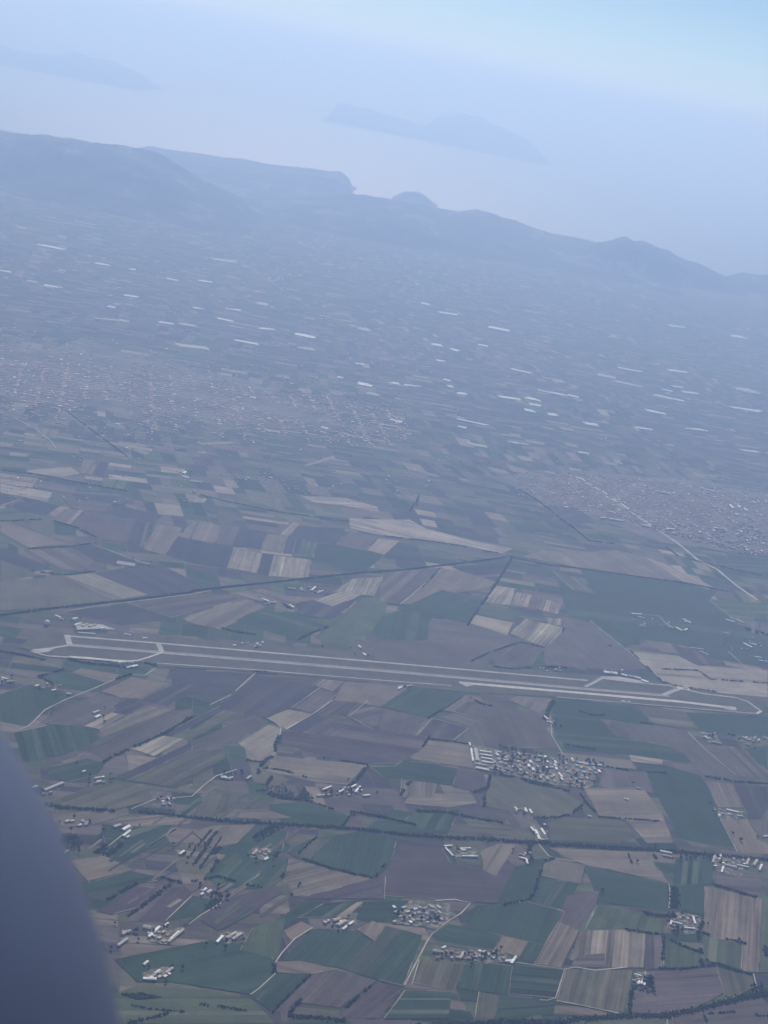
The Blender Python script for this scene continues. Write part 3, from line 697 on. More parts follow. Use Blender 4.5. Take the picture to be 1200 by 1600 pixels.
def building(name, c, a, L, W, h, rc, form='gable'):
    e = link(bpy.data.objects.new(name, None))
    e.empty_display_size = 1
    e.location = (c.x, c.y, 0)
    e.rotation_euler = (0, 0, a)
    V, F = [], []
    if form == 'vault':
        vault(V, F, L, W, h)
        mesh_obj('roof', V, F, ROOF[rc], e)
        V, F = [], []
        box(V, F, L / 2, L / 2 + 0.3, -W * .32, W * .32, 0, h * .72)
        mesh_obj('door', V, F, M_DOOR, e)
        V, F = [], []
        box(V, F, -L / 2 - 1.2, L / 2 + 1.2, -W / 2 - 1.2, W / 2 + 1.2, 0, 2.6)
        mesh_obj('base_slab', V, F, M_CONC, e)
        return e
    box(V, F, -L / 2, L / 2, -W / 2, W / 2, 0, h - 0.36)
    mesh_obj('wall', V, F, M_WALL, e)
    V, F = [], []
    if form == 'flat':
        box(V, F, -L / 2 - .3, L / 2 + .3, -W / 2 - .3, W / 2 + .3, h - .36, h + .3)
    else:
        gable(V, F, L, W, h, W * (0.16 if L > 24 else 0.24))
    mesh_obj('roof', V, F, ROOF[rc], e)
    V, F = [], []
    box(V, F, L * .18, L * .18 + min(4, L * .15), -W / 2 - .12, -W / 2, 0, min(3.6, h * .7))
    mesh_obj('door', V, F, M_DOOR, e)
    return e

def place(list_, phrase, group):
    """list_: (name, px centre x, object, kind word, roof letter); labels by look and order in the farm"""
    bykind = {}
    for it in list_:
        bykind.setdefault((it[3], it[4]), []).append(it)
    for (kw, rc), its in bykind.items():
        its.sort(key=lambda q: q[1])
        for i, it in enumerate(its):
            nm = '%s-roofed %s' % (ROOFN[rc], kw)
            if len(its) == 1:
                lab = 'the only %s %s' % (nm, phrase)
            else:
                lab = '%s %s %s' % (ordinal(i, len(its)), nm, phrase)
            tag(it[2], lab, kw, group)

def shed(p, q, wm, rc, h=6.5, form='gable'):
    a, b = G(*p), G(*q)
    d = b - a
    L = max(9.0, d.length * 0.9)
    wm *= 0.8
    nm = 'shed' if form != 'vault' else 'aircraft_shelter'
    kw = 'shed' if form != 'vault' else 'shelter'
    o = building(nm, (a + b) / 2, math.atan2(d.y, d.x), L, wm, h, rc, form)
    return (nm, (p[0] + q[0]) / 2, o, kw, rc)

def houses(cx, cy, rx, ry, n, ang, seed, roofs='wccttg', lo=8, hi=14):
    r = random.Random(seed)
    out, used = [], []
    tries = 0
    while len(out) < n and tries < n * 40:
        tries += 1
        px, py = cx + r.uniform(-rx, rx), cy + r.uniform(-ry, ry)
        c = G(px, py)
        L, W = r.uniform(lo, hi), r.uniform(6, 9)
        if any((c - u).length < (L + v) * 0.62 for u, v in used):
            continue
        used.append((c, L))
        a = R(ang + r.choice((0, 0, 90)) + r.uniform(-5, 5))
        rc = r.choice(roofs)
        o = building('house', c, a, L, W, r.uniform(4.5, 7.5), rc, r.choice(('gable', 'gable', 'flat')))
        out.append(('house', px, o, 'house', rc))
    return out

FARMS = [
    # phrase, group, sheds [(p,q,width,roof)], houses (cx,cy,rx,ry,n,angle)
    ('at the hamlet by the frame edge left of the runway', [((2, 1060), (12, 1063), 10, 'w'), ((0, 1069), (4, 1071), 9, 'w'), ((15, 1066), (22, 1066), 9, 'g')], (10, 1064, 9, 3, 4, 20)),
    ('in the green fields below the runway\'s near end', [((54, 1074), (60, 1072), 10, 'w'), ((80, 1081), (87, 1079), 9, 'w'), ((103, 1085), (111, 1086), 9, 'w'), ((64, 1076), (70, 1077), 9, 'c')], (80, 1072, 16, 3, 3, 30)),
    ('alone in the purple field beside the bending lane', [((144, 1116), (155, 1112), 11, 'g'), ((148, 1123), (157, 1119), 11, 'w')], None),
    ('beside the dark curved cowling, above the dark tree row', [((49, 1233), (58, 1230), 9, 'w'), ((68, 1237), (100, 1224), 12, 'g'), ((128, 1208), (133, 1206), 7, 'w')], (70, 1240, 9, 3, 2, 55)),
    ('at the small pale farm above the dark tree row', [((147, 1218), (158, 1216), 10, 'c'), ((150, 1224), (158, 1222), 10, 'w')], (154, 1220, 8, 5, 3, 40)),
    ('on the brown plots left of the straight lane', [((102, 1286), (107, 1284), 9, 'w'), ((109, 1285), (116, 1284), 9, 'w'), ((132, 1288), (140, 1286), 9, 'g'), ((122, 1292), (127, 1290), 8, 'w')], (135, 1287, 6, 3, 3, 30)),
    ('at the farm at the head of the straight white lane', [((177, 1294), (189, 1290), 12, 'g'), ((191, 1299), (203, 1292), 14, 'w'), ((192, 1309), (204, 1299), 8, 'w'), ((197, 1311), (202, 1308), 8, 'w')], None),
    ('beside the cowling among dark hedges', [((98, 1336), (107, 1331), 8, 'c'), ((280, 1337), (288, 1331), 8, 'w')], None),
    ('at the farm where the two white lanes meet', [((318, 1394), (322, 1390), 8, 'w'), ((323, 1397), (330, 1393), 9, 'w')], (322, 1396, 9, 4, 4, 60)),
    ('at the large farm beneath the white lanes', [((223, 1449), (236, 1453), 16, 'c'), ((231, 1467), (250, 1449), 9, 'w'), ((261, 1475), (288, 1453), 9, 'c'), ((266, 1470), (280, 1457), 8, 'w'), ((256, 1450), (263, 1444), 7, 'w')], (248, 1465, 18, 7, 7, 60)),
    ('at the narrow farm beside the cowling', [((183, 1480), (200, 1468), 9, 'g'), ((190, 1462), (199, 1457), 10, 'c')], (195, 1458, 7, 4, 2, 60)),
    ('at the compact farm on the green slope', [((338, 1475), (348, 1464), 9, 'w'), ((353, 1468), (370, 1458), 10, 'c'), ((362, 1470), (378, 1460), 10, 'g')], (365, 1464, 10, 4, 5, 60)),
    ('at the farm nearest the bottom left corner', [((222, 1531), (245, 1532), 11, 'w'), ((241, 1524), (250, 1518), 8, 'w'), ((258, 1523), (270, 1514), 9, 'c'), ((224, 1510), (231, 1504), 8, 'w')], (250, 1526, 16, 5, 6, 60)),
    ('at the farm amid the dark orchards', [((412, 1346), (419, 1342), 9, 'w'), ((394, 1337), (402, 1330), 9, 'c')], (410, 1333, 12, 4, 7, 55)),
    ('at the homestead by the winding lane', [((345, 1217), (352, 1215), 9, 'w'), ((356, 1219), (364, 1216), 9, 'c'), ((385, 1219), (392, 1214), 9, 'g')], (352, 1217, 10, 3, 3, 50)),
    ('at the farmstead by the end of the winding lane', [((262, 1250), (270, 1250), 9, 'w'), ((252, 1259), (258, 1258), 9, 'g')], (262, 1253, 12, 5, 6, 40)),
    ('in the row of farms left of the canal woods', [((493, 1245), (518, 1243), 9, 'c'), ((503, 1236), (518, 1230), 7, 'w'), ((528, 1240), (537, 1235), 9, 'w'), ((548, 1232), (556, 1228), 8, 'w'), ((554, 1240), (563, 1230), 8, 'w'), ((566, 1245), (578, 1244), 8, 'w')], (545, 1238, 20, 6, 9, 50)),
    ('at the farm between the two large green fields', [((520, 1440), (532, 1437), 11, 'c'), ((527, 1448), (540, 1440), 12, 'c'), ((534, 1455), (553, 1441), 8, 'w')], (520, 1443, 14, 4, 6, 60)),
    ('in the row of farms along the dark green field', [((675, 1487), (688, 1489), 14, 'g'), ((690, 1484), (696, 1481), 9, 'w'), ((718, 1500), (725, 1489), 8, 'c'), ((770, 1500), (775, 1489), 8, 'w'), ((798, 1508), (806, 1496), 9, 'w'), ((788, 1504), (803, 1503), 9, 'w'), ((754, 1500), (756, 1488), 7, 'w')], (735, 1493, 52, 6, 24, 15)),
    ('at the four-barn farm beside the purple field', [((693, 1324), (707, 1323), 7, 'w'), ((695, 1326), (708, 1340), 7, 'w'), ((711, 1328), (736, 1327), 6, 'w'), ((719, 1330), (728, 1330), 11, 'w'), ((720, 1336), (730, 1336), 10, 'c'), ((720, 1339.5), (748, 1340), 6, 'w')], None),
    ('at the farm above the tree-lined canal', [((804, 1263), (808, 1268), 9, 'w'), ((827, 1266), (831, 1273), 9, 'w'), ((820, 1264), (823, 1271), 9, 'w')], (815, 1267, 11, 3, 4, 15)),
    ('at the white farm above the canal bridge', [((829, 1294), (834, 1301), 8, 'w'), ((836, 1298), (843, 1314), 12, 'w'), ((845, 1296), (852, 1307), 10, 'w'), ((843, 1314), (857, 1313), 8, 'c'), ((849, 1290), (852, 1290), 9, 'w')], (845, 1305, 8, 6, 3, 15)),
    ('at the farm in the green corner under the canal', [((810, 1341), (822, 1344), 9, 'w'), ((822, 1344), (824, 1352), 8, 'w')], (820, 1334, 8, 5, 4, 20)),
    ('at the white farm in the canal tree line', [((1030, 1331), (1050, 1335), 10, 'w'), ((1034, 1337), (1050, 1341), 9, 'c')], None),
    ('at the farm on the edge of the long green field', [((1133, 1266), (1155, 1271), 10, 'w'), ((1136, 1273), (1144, 1275), 8, 'w'), ((1150, 1276), (1160, 1277), 8, 'w'), ((1122, 1265), (1128, 1268), 8, 'c')], (1130, 1274, 8, 4, 4, 20)),
    ('in the hamlet beneath the canal at the frame edge', [((1113, 1350), (1117, 1338), 9, 'c'), ((1123, 1345), (1126, 1337), 9, 'w'), ((1130, 1352), (1153, 1358), 12, 'g'), ((1127, 1365), (1130, 1355), 8, 'w'), ((1150, 1353), (1170, 1357), 7, 'w'), ((1166, 1353), (1170, 1343), 10, 'c'), ((1177, 1354), (1183, 1345), 12, 'c'), ((1186, 1362), (1190, 1352), 8, 'w')], (1140, 1350, 26, 8, 10, 20)),
    ('at the walled estate ringed by dark trees', [((1046, 1441), (1066, 1446), 7, 'w'), ((1047, 1447), (1049, 1440), 7, 'w'), ((1082, 1433), (1086, 1446), 8, 'w'), ((1064, 1451), (1086, 1453), 7, 'w'), ((1080, 1433), (1090, 1434), 6, 'c')], (1066, 1440, 20, 11, 12, 15)),
    ('at the shady farm above the dark bottom ditch', [((990, 1524), (1002, 1527), 8, 'w'), ((996, 1540), (999, 1535), 7, 'w'), ((1001, 1540), (1004, 1534), 7, 'w'), ((1006, 1542), (1008, 1533), 7, 'w')], (1003, 1532, 14, 6, 6, 15)),
    ('out in the brown fields below the village', [((974, 1249), (982, 1251), 11, 'w'), ((918, 1276), (924, 1278), 10, 'w'), ((1192, 1309), (1200, 1308), 9, 'w'), ((993, 1232), (1002, 1234), 12, 'c')], None),
    ('at the farm where the diagonal road starts', [((1094, 1146), (1108, 1149), 12, 'c'), ((1100, 1152), (1107, 1156), 12, 'w'), ((1112, 1160), (1128, 1164), 9, 'c')], (1108, 1152, 14, 6, 6, 20)),
    ('in the roadside hamlet at the right edge', [((1158, 1152), (1170, 1158), 10, 'g'), ((1164, 1164), (1172, 1165), 9, 'c')], (1178, 1157, 22, 5, 14, 15)),
    ('at the green field corner below the runway', [((850, 1120), (856, 1126), 9, 'w'), ((858, 1129), (864, 1132), 9, 'w')], (858, 1126, 7, 5, 4, 20)),
    ('at the farm on the edge of the teal field', [((620, 1075), (632, 1073), 9, 'g'), ((634, 1074), (645, 1072), 9, 'c'), ((621, 1078), (628, 1075), 8, 'w')], None),
    ('at the farm on the pink field beyond the runway', [((410, 937), (420, 941), 12, 'w'), ((421, 942), (432, 943), 12, 'c'), ((452, 946), (459, 951), 12, 'w')], (420, 944, 12, 3, 4, 45)),
    ('at the farm beside the tree-lined canal bend', [((449, 920), (463, 922), 11, 'c'), ((467, 922), (476, 924), 11, 'c'), ((486, 924), (493, 918), 10, 'w'), ((495, 928), (505, 924), 10, 'c')], (485, 921, 18, 4, 5, 45)),
    ('on the big green field\'s hamlet', [((985, 960), (1003, 961), 13, 'w'), ((997, 964), (1007, 968), 14, 'c'), ((998, 977), (1010, 981), 12, 'c'), ((1043, 978), (1052, 983), 12, 'c'), ((1055, 981), (1066, 987), 12, 'w'), ((1066, 968), (1080, 975), 12, 'w'), ((1068, 986), (1074, 984), 11, 'w')], (1030, 973, 42, 8, 16, 15)),
    ('in the hamlets by the right edge of the green field', [((1133, 969), (1147, 973), 14, 'w'), ((1150, 969), (1162, 975), 14, 'c'), ((1128, 989), (1140, 992), 12, 'c'), ((1161, 1006), (1175, 1013), 14, 'w'), ((1170, 1006), (1182, 1009), 12, 'w'), ((1178, 1027), (1190, 1029), 10, 'w'), ((1185, 1033), (1199, 1035), 10, 'w'), ((1075, 1013), (1100, 1016), 12, 'c'), ((1092, 1018), (1107, 1025), 12, 'c')], (1165, 1002, 36, 16, 16, 15)),
    ('by the pale yard left of the dark fields', [((181, 880), (212, 885), 52, 'c'), ((213, 880), (220, 882), 14, 't'), ((222, 881), (234, 883), 12, 'c')], None),
    ('at the pale works in the fields far beyond the canal', [((285, 745), (296, 748), 22, 'w'), ((296, 752), (316, 755), 26, 'c'), ((286, 741), (290, 738), 20, 'w')], None),
    ('at the track junction just past the runway', [((560, 1010), (564, 1014), 11, 'w'), ((567, 1022), (572, 1026), 11, 'w')], None),
]
for i, (phr, shs, hs) in enumerate(FARMS):
    its = [shed(*s) for s in shs]
    if hs:
        its += houses(*hs, 100 + i)
    place(its, phr, 'buildings ' + phr)

# airfield
its = [shed((942, 1052), (953, 1053), 26, 'w', 9), shed((954, 1053), (964, 1054.5), 26, 'w', 9), shed((970, 1055), (980, 1058), 22, 'w', 8), shed((981, 1057), (992, 1060), 22, 'c', 8), shed((990, 1059), (1001, 1062), 20, 'w', 8),
       shed((1001, 1064), (1013, 1068), 22, 'w', 8), shed((1067, 1075), (1074, 1077), 16, 'w', 7), shed((970, 1096.5), (977, 1098), 16, 'w', 6), shed((980, 1097.5), (984, 1098.5), 12, 'w', 6)]
its += houses(965, 1051, 25, 2.5, 6, 13, 400)
place(its, 'on the apron at the far end of the runway', 'apron buildings')
its = [shed((86, 963), (95, 967), 22, 'w', 9, 'vault'), shed((92, 968), (99, 969), 18, 'c', 8, 'vault'), shed((112, 969), (121, 967), 20, 'w', 9, 'vault'), shed((115, 979), (127, 975), 20, 'w', 9, 'vault'), shed((128, 980), (137, 976), 18, 'g', 9, 'vault'),
       shed((138, 981), (150, 977), 20, 'c', 9, 'vault'), shed((155, 984), (163, 983), 20, 'w', 9, 'vault'), shed((193, 992), (205, 994), 16, 'w', 8, 'vault'), shed((222, 998), (231, 999), 16, 'w', 8, 'vault'), shed((120, 990), (150, 992), 14, 'g', 6),
       shed((183, 1037), (196, 1035.5), 18, 'w', 8, 'vault'), shed((198, 1036), (212, 1034), 18, 'w', 8, 'vault'), shed((205, 1043), (215, 1041), 14, 'w', 6), shed((197, 1045), (204, 1043), 12, 'w', 6), shed((170, 1034), (181, 1036), 16, 'c', 7, 'vault')]
place(its, 'around the taxiway loops at the near runway end', 'hardstand shelters')
its = houses(860, 1047, 22, 3, 8, 13, 402, 'ccg')
place(its, 'in the scrub beside the runway\'s far half', 'runway scrub buildings')
its = houses(390, 1008, 24, 4, 7, 13, 403, 'ccw')
place(its, 'around the white radar dome beside the runway', 'radar site buildings')

def radome(px, py, r, label):
    c = G(px, py)
    e = link(bpy.data.objects.new('radar_dome', None))
    e.location = (c.x, c.y, 0)
    bm = bmesh.new()
    bmesh.ops.create_icosphere(bm, subdivisions=3, radius=r)
    bm.verts.ensure_lookup_table()
    for v in bm.verts:
        v.co.z = max(v.co.z, -0.62 * r) + 0.62 * r + 6
    me = bpy.data.meshes.new('shell'); bm.to_mesh(me); bm.free()
    me.materials.append(M_DOME)
    o = link(bpy.data.objects.new('shell', me)); o.parent = e
    V, F = [], []
    box(V, F, -r * .8, r * .8, -r * .8, r * .8, 0, 6)
    mesh_obj('base', V, F, M_ROOFC, e)
    tag(e, label, 'radar dome')
radome(401, 1011, 9, 'white round radar dome standing beside the middle of the runway')
radome(73, 977, 11, 'white domed tank at the left end of the airfield')

# the walled village with its long barns
its = [shed((735.5, 1170), (739, 1192), 8, 'w'), shed((742.5, 1170), (746, 1191), 16, 'g'), shed((748, 1174.5), (768, 1177.5), 11, 'w'), shed((749, 1180), (769, 1183), 11, 'w'), shed((750, 1185), (770, 1188.5), 11, 'w'), shed((751, 1191), (771, 1194), 11, 'w'),
       shed((741, 1194.5), (762, 1198), 11, 'c'), shed((742, 1200.5), (764, 1205), 14, 'w'), shed((765, 1202), (780, 1204), 10, 'c'), shed((733, 1162), (734.5, 1167), 8, 'w'), shed((902, 1193), (942, 1198), 8, 'w'), shed((893, 1186), (895, 1192), 8, 'w')]
place(its, 'in the big village below the runway', 'long village barns')
vil = []
r_ = random.Random(55)
VT = []
used = []
while len(vil) < 78:
    px, py = r_.uniform(772, 944), r_.uniform(1170, 1233)
    top = 1172 + (px - 772) * 0.145
    bot = 1205 + (px - 772) * 0.19 if px < 915 else 1232 - (px - 915) * 1.1
    if not (top < py < bot):
        continue
    c = G(px, py)
    L = r_.uniform(11, 24)
    if any((c - u).length < (L + v) * .55 for u, v in used):
        continue
    used.append((c, L))
    rc = r_.choice('wwccgt')
    vil.append(('house', px, building('house', c, R(13 + r_.choice((0, 90)) + r_.uniform(-12, 12)), L, r_.uniform(8, 11), r_.uniform(4.5, 8), rc, r_.choice(('gable', 'gable', 'flat'))), 'house', rc))
place(vil, 'among the trees of the big village below the runway', 'village houses')
# small hamlet at the bend of the lane
its = houses(652, 1430, 38, 13, 26, 40, 77, 'wccgg', 9, 20)
place(its, 'in the hamlet inside the looping lane', 'looping lane hamlet')

# ------------------------------------------------------------------ the town and the far towns
def town_mesh(L, W, h, rm):
    V, F = [], []
    box(V, F, -L / 2, L / 2, -W / 2, W / 2, 0, h - .36)
    nb = len(F)
    gable(V, F, L, W, h, W * .2)
    me = bpy.data.meshes.new('town_house')
    me.from_pydata(V, [], F)
    me.materials.append(M_TOWNW); me.materials.append(rm)
    me.polygons.foreach_set('material_index', [0] * nb + [1] * (len(F) - nb))
    return me
TM = [('dull red', town_mesh(14, 11, 7, M_TOWNR)), ('dull red', town_mesh(18, 12, 9, M_TOWNR)), ('dull red', town_mesh(12, 12, 8, M_TOWNR)), ('cream', town_mesh(16, 12, 9, M_ROOFC)), ('white', town_mesh(20, 14, 9, M_ROOFW)), ('white', town_mesh(34, 12, 8, M_ROOFW))]
tw = random.Random(21)
def town_pt(r):
    while True:
        px, py = r.uniform(790, 1215), r.uniform(735, 868)
        top = 738 + max(0, px - 900) * 0.10
        bot = 772 + (px - 800) * 0.26
        dens = 1.0 if px > 880 else (px - 780) / 160
        if top < py < bot and r.random() < dens:
            return px, py
big = []
pts = sorted([town_pt(tw) for _ in range(2100)], key=lambda p: -p[1])
V, F, MI = [], [], []
def add_house_to(V, F, MI, c, a, L, W, h, mi):
    k, kf = len(V), len(F)
    v, f = [], []
    box(v, f, -L / 2, L / 2, -W / 2, W / 2, 0, h - .36)
    nb = len(f)
    gable(v, f, L, W, h, W * .07)
    ca, sa = math.cos(a), math.sin(a)
    V += [(c.x + x * ca - y * sa, c.y + x * sa + y * ca, z) for x, y, z in v]
    F += [tuple(i + k for i in q) for q in f]
    MI += [0] * nb + [mi] * (len(f) - nb)
cnt = 0
for px, py in pts:
    c = G(px, py)
    ca, sa = math.cos(R(15)), math.sin(R(15))
    u, v = c.x * ca + c.y * sa, -c.x * sa + c.y * ca
    if tw.random() < .6:
        v = round(v / 48) * 48 + tw.gauss(0, 5)
    elif tw.random() < .6:
        u = round(u / 95) * 95 + tw.gauss(0, 5)
    c = Vector((u * ca - v * sa, u * sa + v * ca, 0))
    a = R(15 + tw.choice((0, 90)) + tw.uniform(-6, 6))
    if cnt < 150 and tw.random() < 0.3:
        nm, me = tw.choices(TM, [4, 3, 3, 2, .5, .25])[0]
        o = link(bpy.data.objects.new('town_house', me))
        o.location = (c.x, c.y, 0.5)
        o.rotation_euler = (0, 0, a)
        tag(o, 'small %s-roofed house crowded in the near rows of the town on the right' % nm, 'house', nm + ' town houses')
        cnt += 1
    else:
        add_house_to(V, F, MI, c, a, tw.uniform(10, 24), tw.uniform(8, 13), tw.uniform(3.5, 6), tw.choices((1, 2, 3), (9, 2.5, 0.5))[0])
kind(tag(mesh_obj('town', V, F, [M_TOWNW, M_TOWNR, M_ROOFC, M_ROOFW], mi=MI), 'crowded mass of red and pale roofs in the town on the right', 'town'), 'stuff')
# bright flats by the street and at the town's right side
its = []
for p, q, wd in [((904, 748), (915, 754), 14), ((918, 757), (924, 760), 14), ((928, 763), (938, 768), 14), ((940, 769), (949, 775), 14), ((956, 781), (964, 786), 14), ((970, 789), (983, 798), 14), ((947, 800), (962, 803), 16), ((937, 811), (947, 811), 14), ((950, 812), (975, 816), 16), ((1003, 821), (1018, 825), 18),
                 ((1040, 827), (1055, 829), 18), ((1022, 768), (1050, 773), 16), ((1092, 764), (1124, 771), 14), ((1140, 790), (1146, 796), 20), ((1148, 804), (1155, 806), 20), ((1152, 791), (1157, 795), 20), ((1162, 796), (1168, 800), 20), ((1174, 785), (1180, 787), 20), ((1113, 826), (1136, 828), 14), ((1142, 847), (1148, 848), 16)]:
    its.append(shed(p, q, wd, 'w', 10))
for it in its:
    it[2].name = 'building'
place([(a, b, c, 'building', e) for a, b, c, d, e in its], 'standing out in the town on the right', 'bright town buildings')

fr = random.Random(5)
V, F, MI = [], [], []
for _ in range(6500):                   # the big town in the haze at left: rows of houses along its streets, thinning outwards
    px = fr.uniform(-20, 640)
    py = fr.gauss(585 + px * 0.12, 34 - px * 0.012)
    if py < 470 or py > 700:
        continue
    c = G(px, py)
    if mnoise.noise(Vector((c.x / 420, c.y / 420, 7))) + fr.uniform(-.3, .5) < -0.02:
        continue
    ca, sa = math.cos(R(12)), math.sin(R(12))
    u, v = c.x * ca + c.y * sa, -c.x * sa + c.y * ca
    if fr.random() < .65:
        v = round(v / 62) * 62 + fr.gauss(0, 7)
    else:
        u = round(u / 150) * 150 + fr.gauss(0, 7)
    c = Vector((u * ca - v * sa, u * sa + v * ca, 0))
    add_house_to(V, F, MI, c, R(12 + fr.choice((0, 0, 90))), fr.uniform(11, 34), fr.uniform(9, 15), fr.uniform(3.5, 6), fr.choices((1, 2, 3), (10, 2.5, 0.25))[0])
kind(tag(mesh_obj('town', V, F, [M_TOWNW, M_TOWNR, M_ROOFC, M_ROOFW], mi=MI), 'large hazy purple-roofed town spread across the plain at left', 'town'), 'stuff')
V, F, MI = [], [], []
for _ in range(700):                   # hamlets strewn over the plain and along the foot of the hills
    px = fr.uniform(-20, 1220)
    if fr.random() < 0.45:
        py = (320 + px * 0.13 if px < 700 else 440) + fr.gauss(0, 16)
    else:
        py = 400 + 380 * fr.random() ** 1.3
    c0 = G(px, py)
    if c0.y > 23600 or py < 330:
        continue
    near = py > 600
    a0 = R(11 + fr.choice((0, 0, 90, 60)) + fr.uniform(-10, 10))
    for _k in range(fr.randint(1, 12)):
        u, v = fr.gauss(0, 130), fr.gauss(0, 26)
        c = c0 + Vector((u * math.cos(a0) - v * math.sin(a0), u * math.sin(a0) + v * math.cos(a0), 0))
        L = fr.uniform(7, 14) if near else fr.uniform(10, 30)
        add_house_to(V, F, MI, c, a0 + fr.choice((0, 0, math.pi / 2)) + fr.uniform(-.1, .1), L, fr.uniform(6, 10), fr.uniform(3.5, 5.5), fr.choices((1, 2, 3), (6, 2.6, 0.9))[0])
kind(tag(mesh_obj('scattered_houses', V, F, [M_TOWNW, M_TOWNR, M_ROOFC, M_ROOFW], mi=MI), 'countless tiny pale houses strewn over the hazy plain', 'houses'), 'stuff')

# ------------------------------------------------------------------ greenhouses on the far plain
GH = '''616,599,18,6 644,603,28,4 682,539,20,7 710,547,16,6 688,564,14,4 755,540,17,4 814,580,34,4 698,594,12,4 703,604,10,6 721,615,18,6 780,514,34,6 795,622,36,6 833,624,26,7 836,633,20,6 828,642,18,8 862,648,16,8 923,663,26,8 864,614,46,4 895,619,20,4 738,660,54,4 722,668,16,6 620,658,20,6 745,696,36,8d
1058,580,30,5 1045,622,50,4 1024,644,34,6 1079,614,30,5 1060,605,20,4 1042,610,18,3 1165,610,34,12d 1165,640,50,6 947,588,30,8d 985,578,40,3 980,600,50,6d 1006,670,28,4 1087,671,38,4 1170,705,32,4 1152,526,26,6 1057,510,28,4 912,708,18,4
300,542,52,10d 385,535,40,5 478,525,34,8 478,545,28,8d 415,514,30,5 570,515,24,9d 570,601,24,9 583,616,22,8d 562,569,14,4 395,621,10,4 532,590,10,4 175,500,56,5d 260,505,26,4 293,508,28,6d 352,500,28,4 315,439,38,3 270,437,20,3 83,448,30,5 50,440,18,5d 205,463,24,4 174,480,12,5 310,482,18,3 365,484,28,3 410,475,20,9d 160,413,24,4 350,407,40,6d 207,421,10,3 8,424,22,4
80,386,45,5 150,645,10,3 440,659,8,4 507,669,12,4 505,676,10,4d 804,692,16,4 665,475,14,4 700,490,30,4'''
gh = []
zones = {}
for t in GH.split():
    d = t.endswith('d')
    x, y, wd, ht = [float(q) for q in t.rstrip('d').split(',')]
    sl = 0.165 + rnd.uniform(-0.06, 0.07)
    a, b = G(x - wd / 2, y - wd / 2 * sl), G(x + wd / 2, y + wd / 2 * sl)
    dd = b - a
    L = dd.length
    far, near = G(x, y - ht / 2), G(x, y + ht / 2)
    depth = max(20, (far - near).length * 0.42)
    n = max(2, min(8, int(round(depth / 22))))
    e = link(bpy.data.objects.new('greenhouse', None))
    c = (a + b) / 2
    e.location = (c.x, c.y, 0.4)
    e.rotation_euler = (0, 0, math.atan2(dd.y, dd.x))
    step = depth / n
    for i in range(n):                 # each bay of the greenhouse is an arched tunnel
        V, F = [], []
        l2 = L * (rnd.uniform(0.82, 1.0) if rnd.random() < 0.7 else rnd.uniform(0.45, 0.8))
        vault(V, F, l2, step * 0.93, 5.5, 8, -depth / 2 + step * (i + .5))
        off = rnd.uniform(-.5, .5) * (L - l2)
        V = [(x + off, y, z) for x, y, z in V]
        mesh_obj('bay', V, F, M_FILMD if d else M_FILM, e)
    zx = 'left' if x < 420 else ('middle' if x < 800 else 'right')
    zy = 'far' if y < 560 else 'near'
    zones.setdefault((zx, zy, 'dusty cream' if d else 'bright white', 'long' if wd >= 26 else 'short'), []).append((x, e))
for (zx, zy, cw, ln), its in zones.items():
    its.sort(key=lambda q: q[0])
    for i, (x, e) in enumerate(its):
        tag(e, '%s of the %s %s greenhouses, %s part of the %s plain' % (ordinal(i, len(its)).replace('only', 'single one'), ln, cw, zx, 'farther' if zy == 'far' else 'nearer'), 'greenhouse', 'greenhouses on the plain')

# ------------------------------------------------------------------ trees
def crown_mesh(seed, leaves=150):
    r = random.Random(seed)
    V, F = [], []
    lobes = [(Vector((r.uniform(-2.2, 2.2), r.uniform(-2.2, 2.2), r.uniform(4.5, 8.5))), r.uniform(1.6, 2.6)) for _ in range(6)]
    for c, rad in lobes:
        for _ in range(leaves // 6):
            d = Vector((r.gauss(0, 1), r.gauss(0, 1), r.gauss(0, .8))).normalized() * rad * r.uniform(.55, 1.05)
            p = c + d
            u = Vector((r.gauss(0, 1), r.gauss(0, 1), r.gauss(0, .5))).normalized() * r.uniform(.5, 1.0)
            w_ = u.cross(d if d.length > .1 else Vector((0, 0, 1))).normalized() * r.uniform(.5, 1.0)
            k = len(V)
            V += [p - u - w_, p + u - w_, p + u + w_, p - u + w_]
            F.append((k, k + 1, k + 2, k + 3))
    me = bpy.data.meshes.new('crown')
    me.from_pydata([tuple(v) for v in V], [], F)
    me.materials.append(M_LEAF)
    return me
CROWNS = [crown_mesh(i) for i in range(5)]
def trunk_mesh():
    V, F = [], []
    for z, r0 in ((0, .38), (2.5, .28), (5.5, .12)):
        for i in range(6):
            V.append((math.cos(i * math.pi / 3) * r0, math.sin(i * math.pi / 3) * r0, z))
    for j in range(2):
        for i in range(6):
            F.append((j * 6 + i, j * 6 + (i + 1) % 6, j * 6 + 6 + (i + 1) % 6, j * 6 + 6 + i))
    for a in (0.4, 2.5, 4.4):           # limbs
        k = len(V)
        V += [(0.1, 0.1, 3.0), (-0.1, 0.1, 3.0), (0, -0.1, 3.2), (math.cos(a) * 1.9, math.sin(a) * 1.9, 5.6)]
        F += [(k, k + 1, k + 3), (k + 1, k + 2, k + 3), (k + 2, k, k + 3)]
    me = bpy.data.meshes.new('trunk')
    me.from_pydata(V, [], F)
    me.materials.append(M_BARK)
    return me
TRUNK = trunk_mesh()
def tree(c, s, label, group, r):
    e = link(bpy.data.objects.new('tree', None))
    e.location = (c.x, c.y, 0.5)
    e.scale = (s, s, s * r.uniform(.9, 1.25))
    e.rotation_euler = (0, 0, r.uniform(0, 6.3))
    for nm, me in (('trunk', TRUNK), ('crown', r.choice(CROWNS))):
        o = link(bpy.data.objects.new(nm, me))
        o.parent = e
    tag(e, label, 'tree', group)
tr = random.Random(9)
n_t = 0
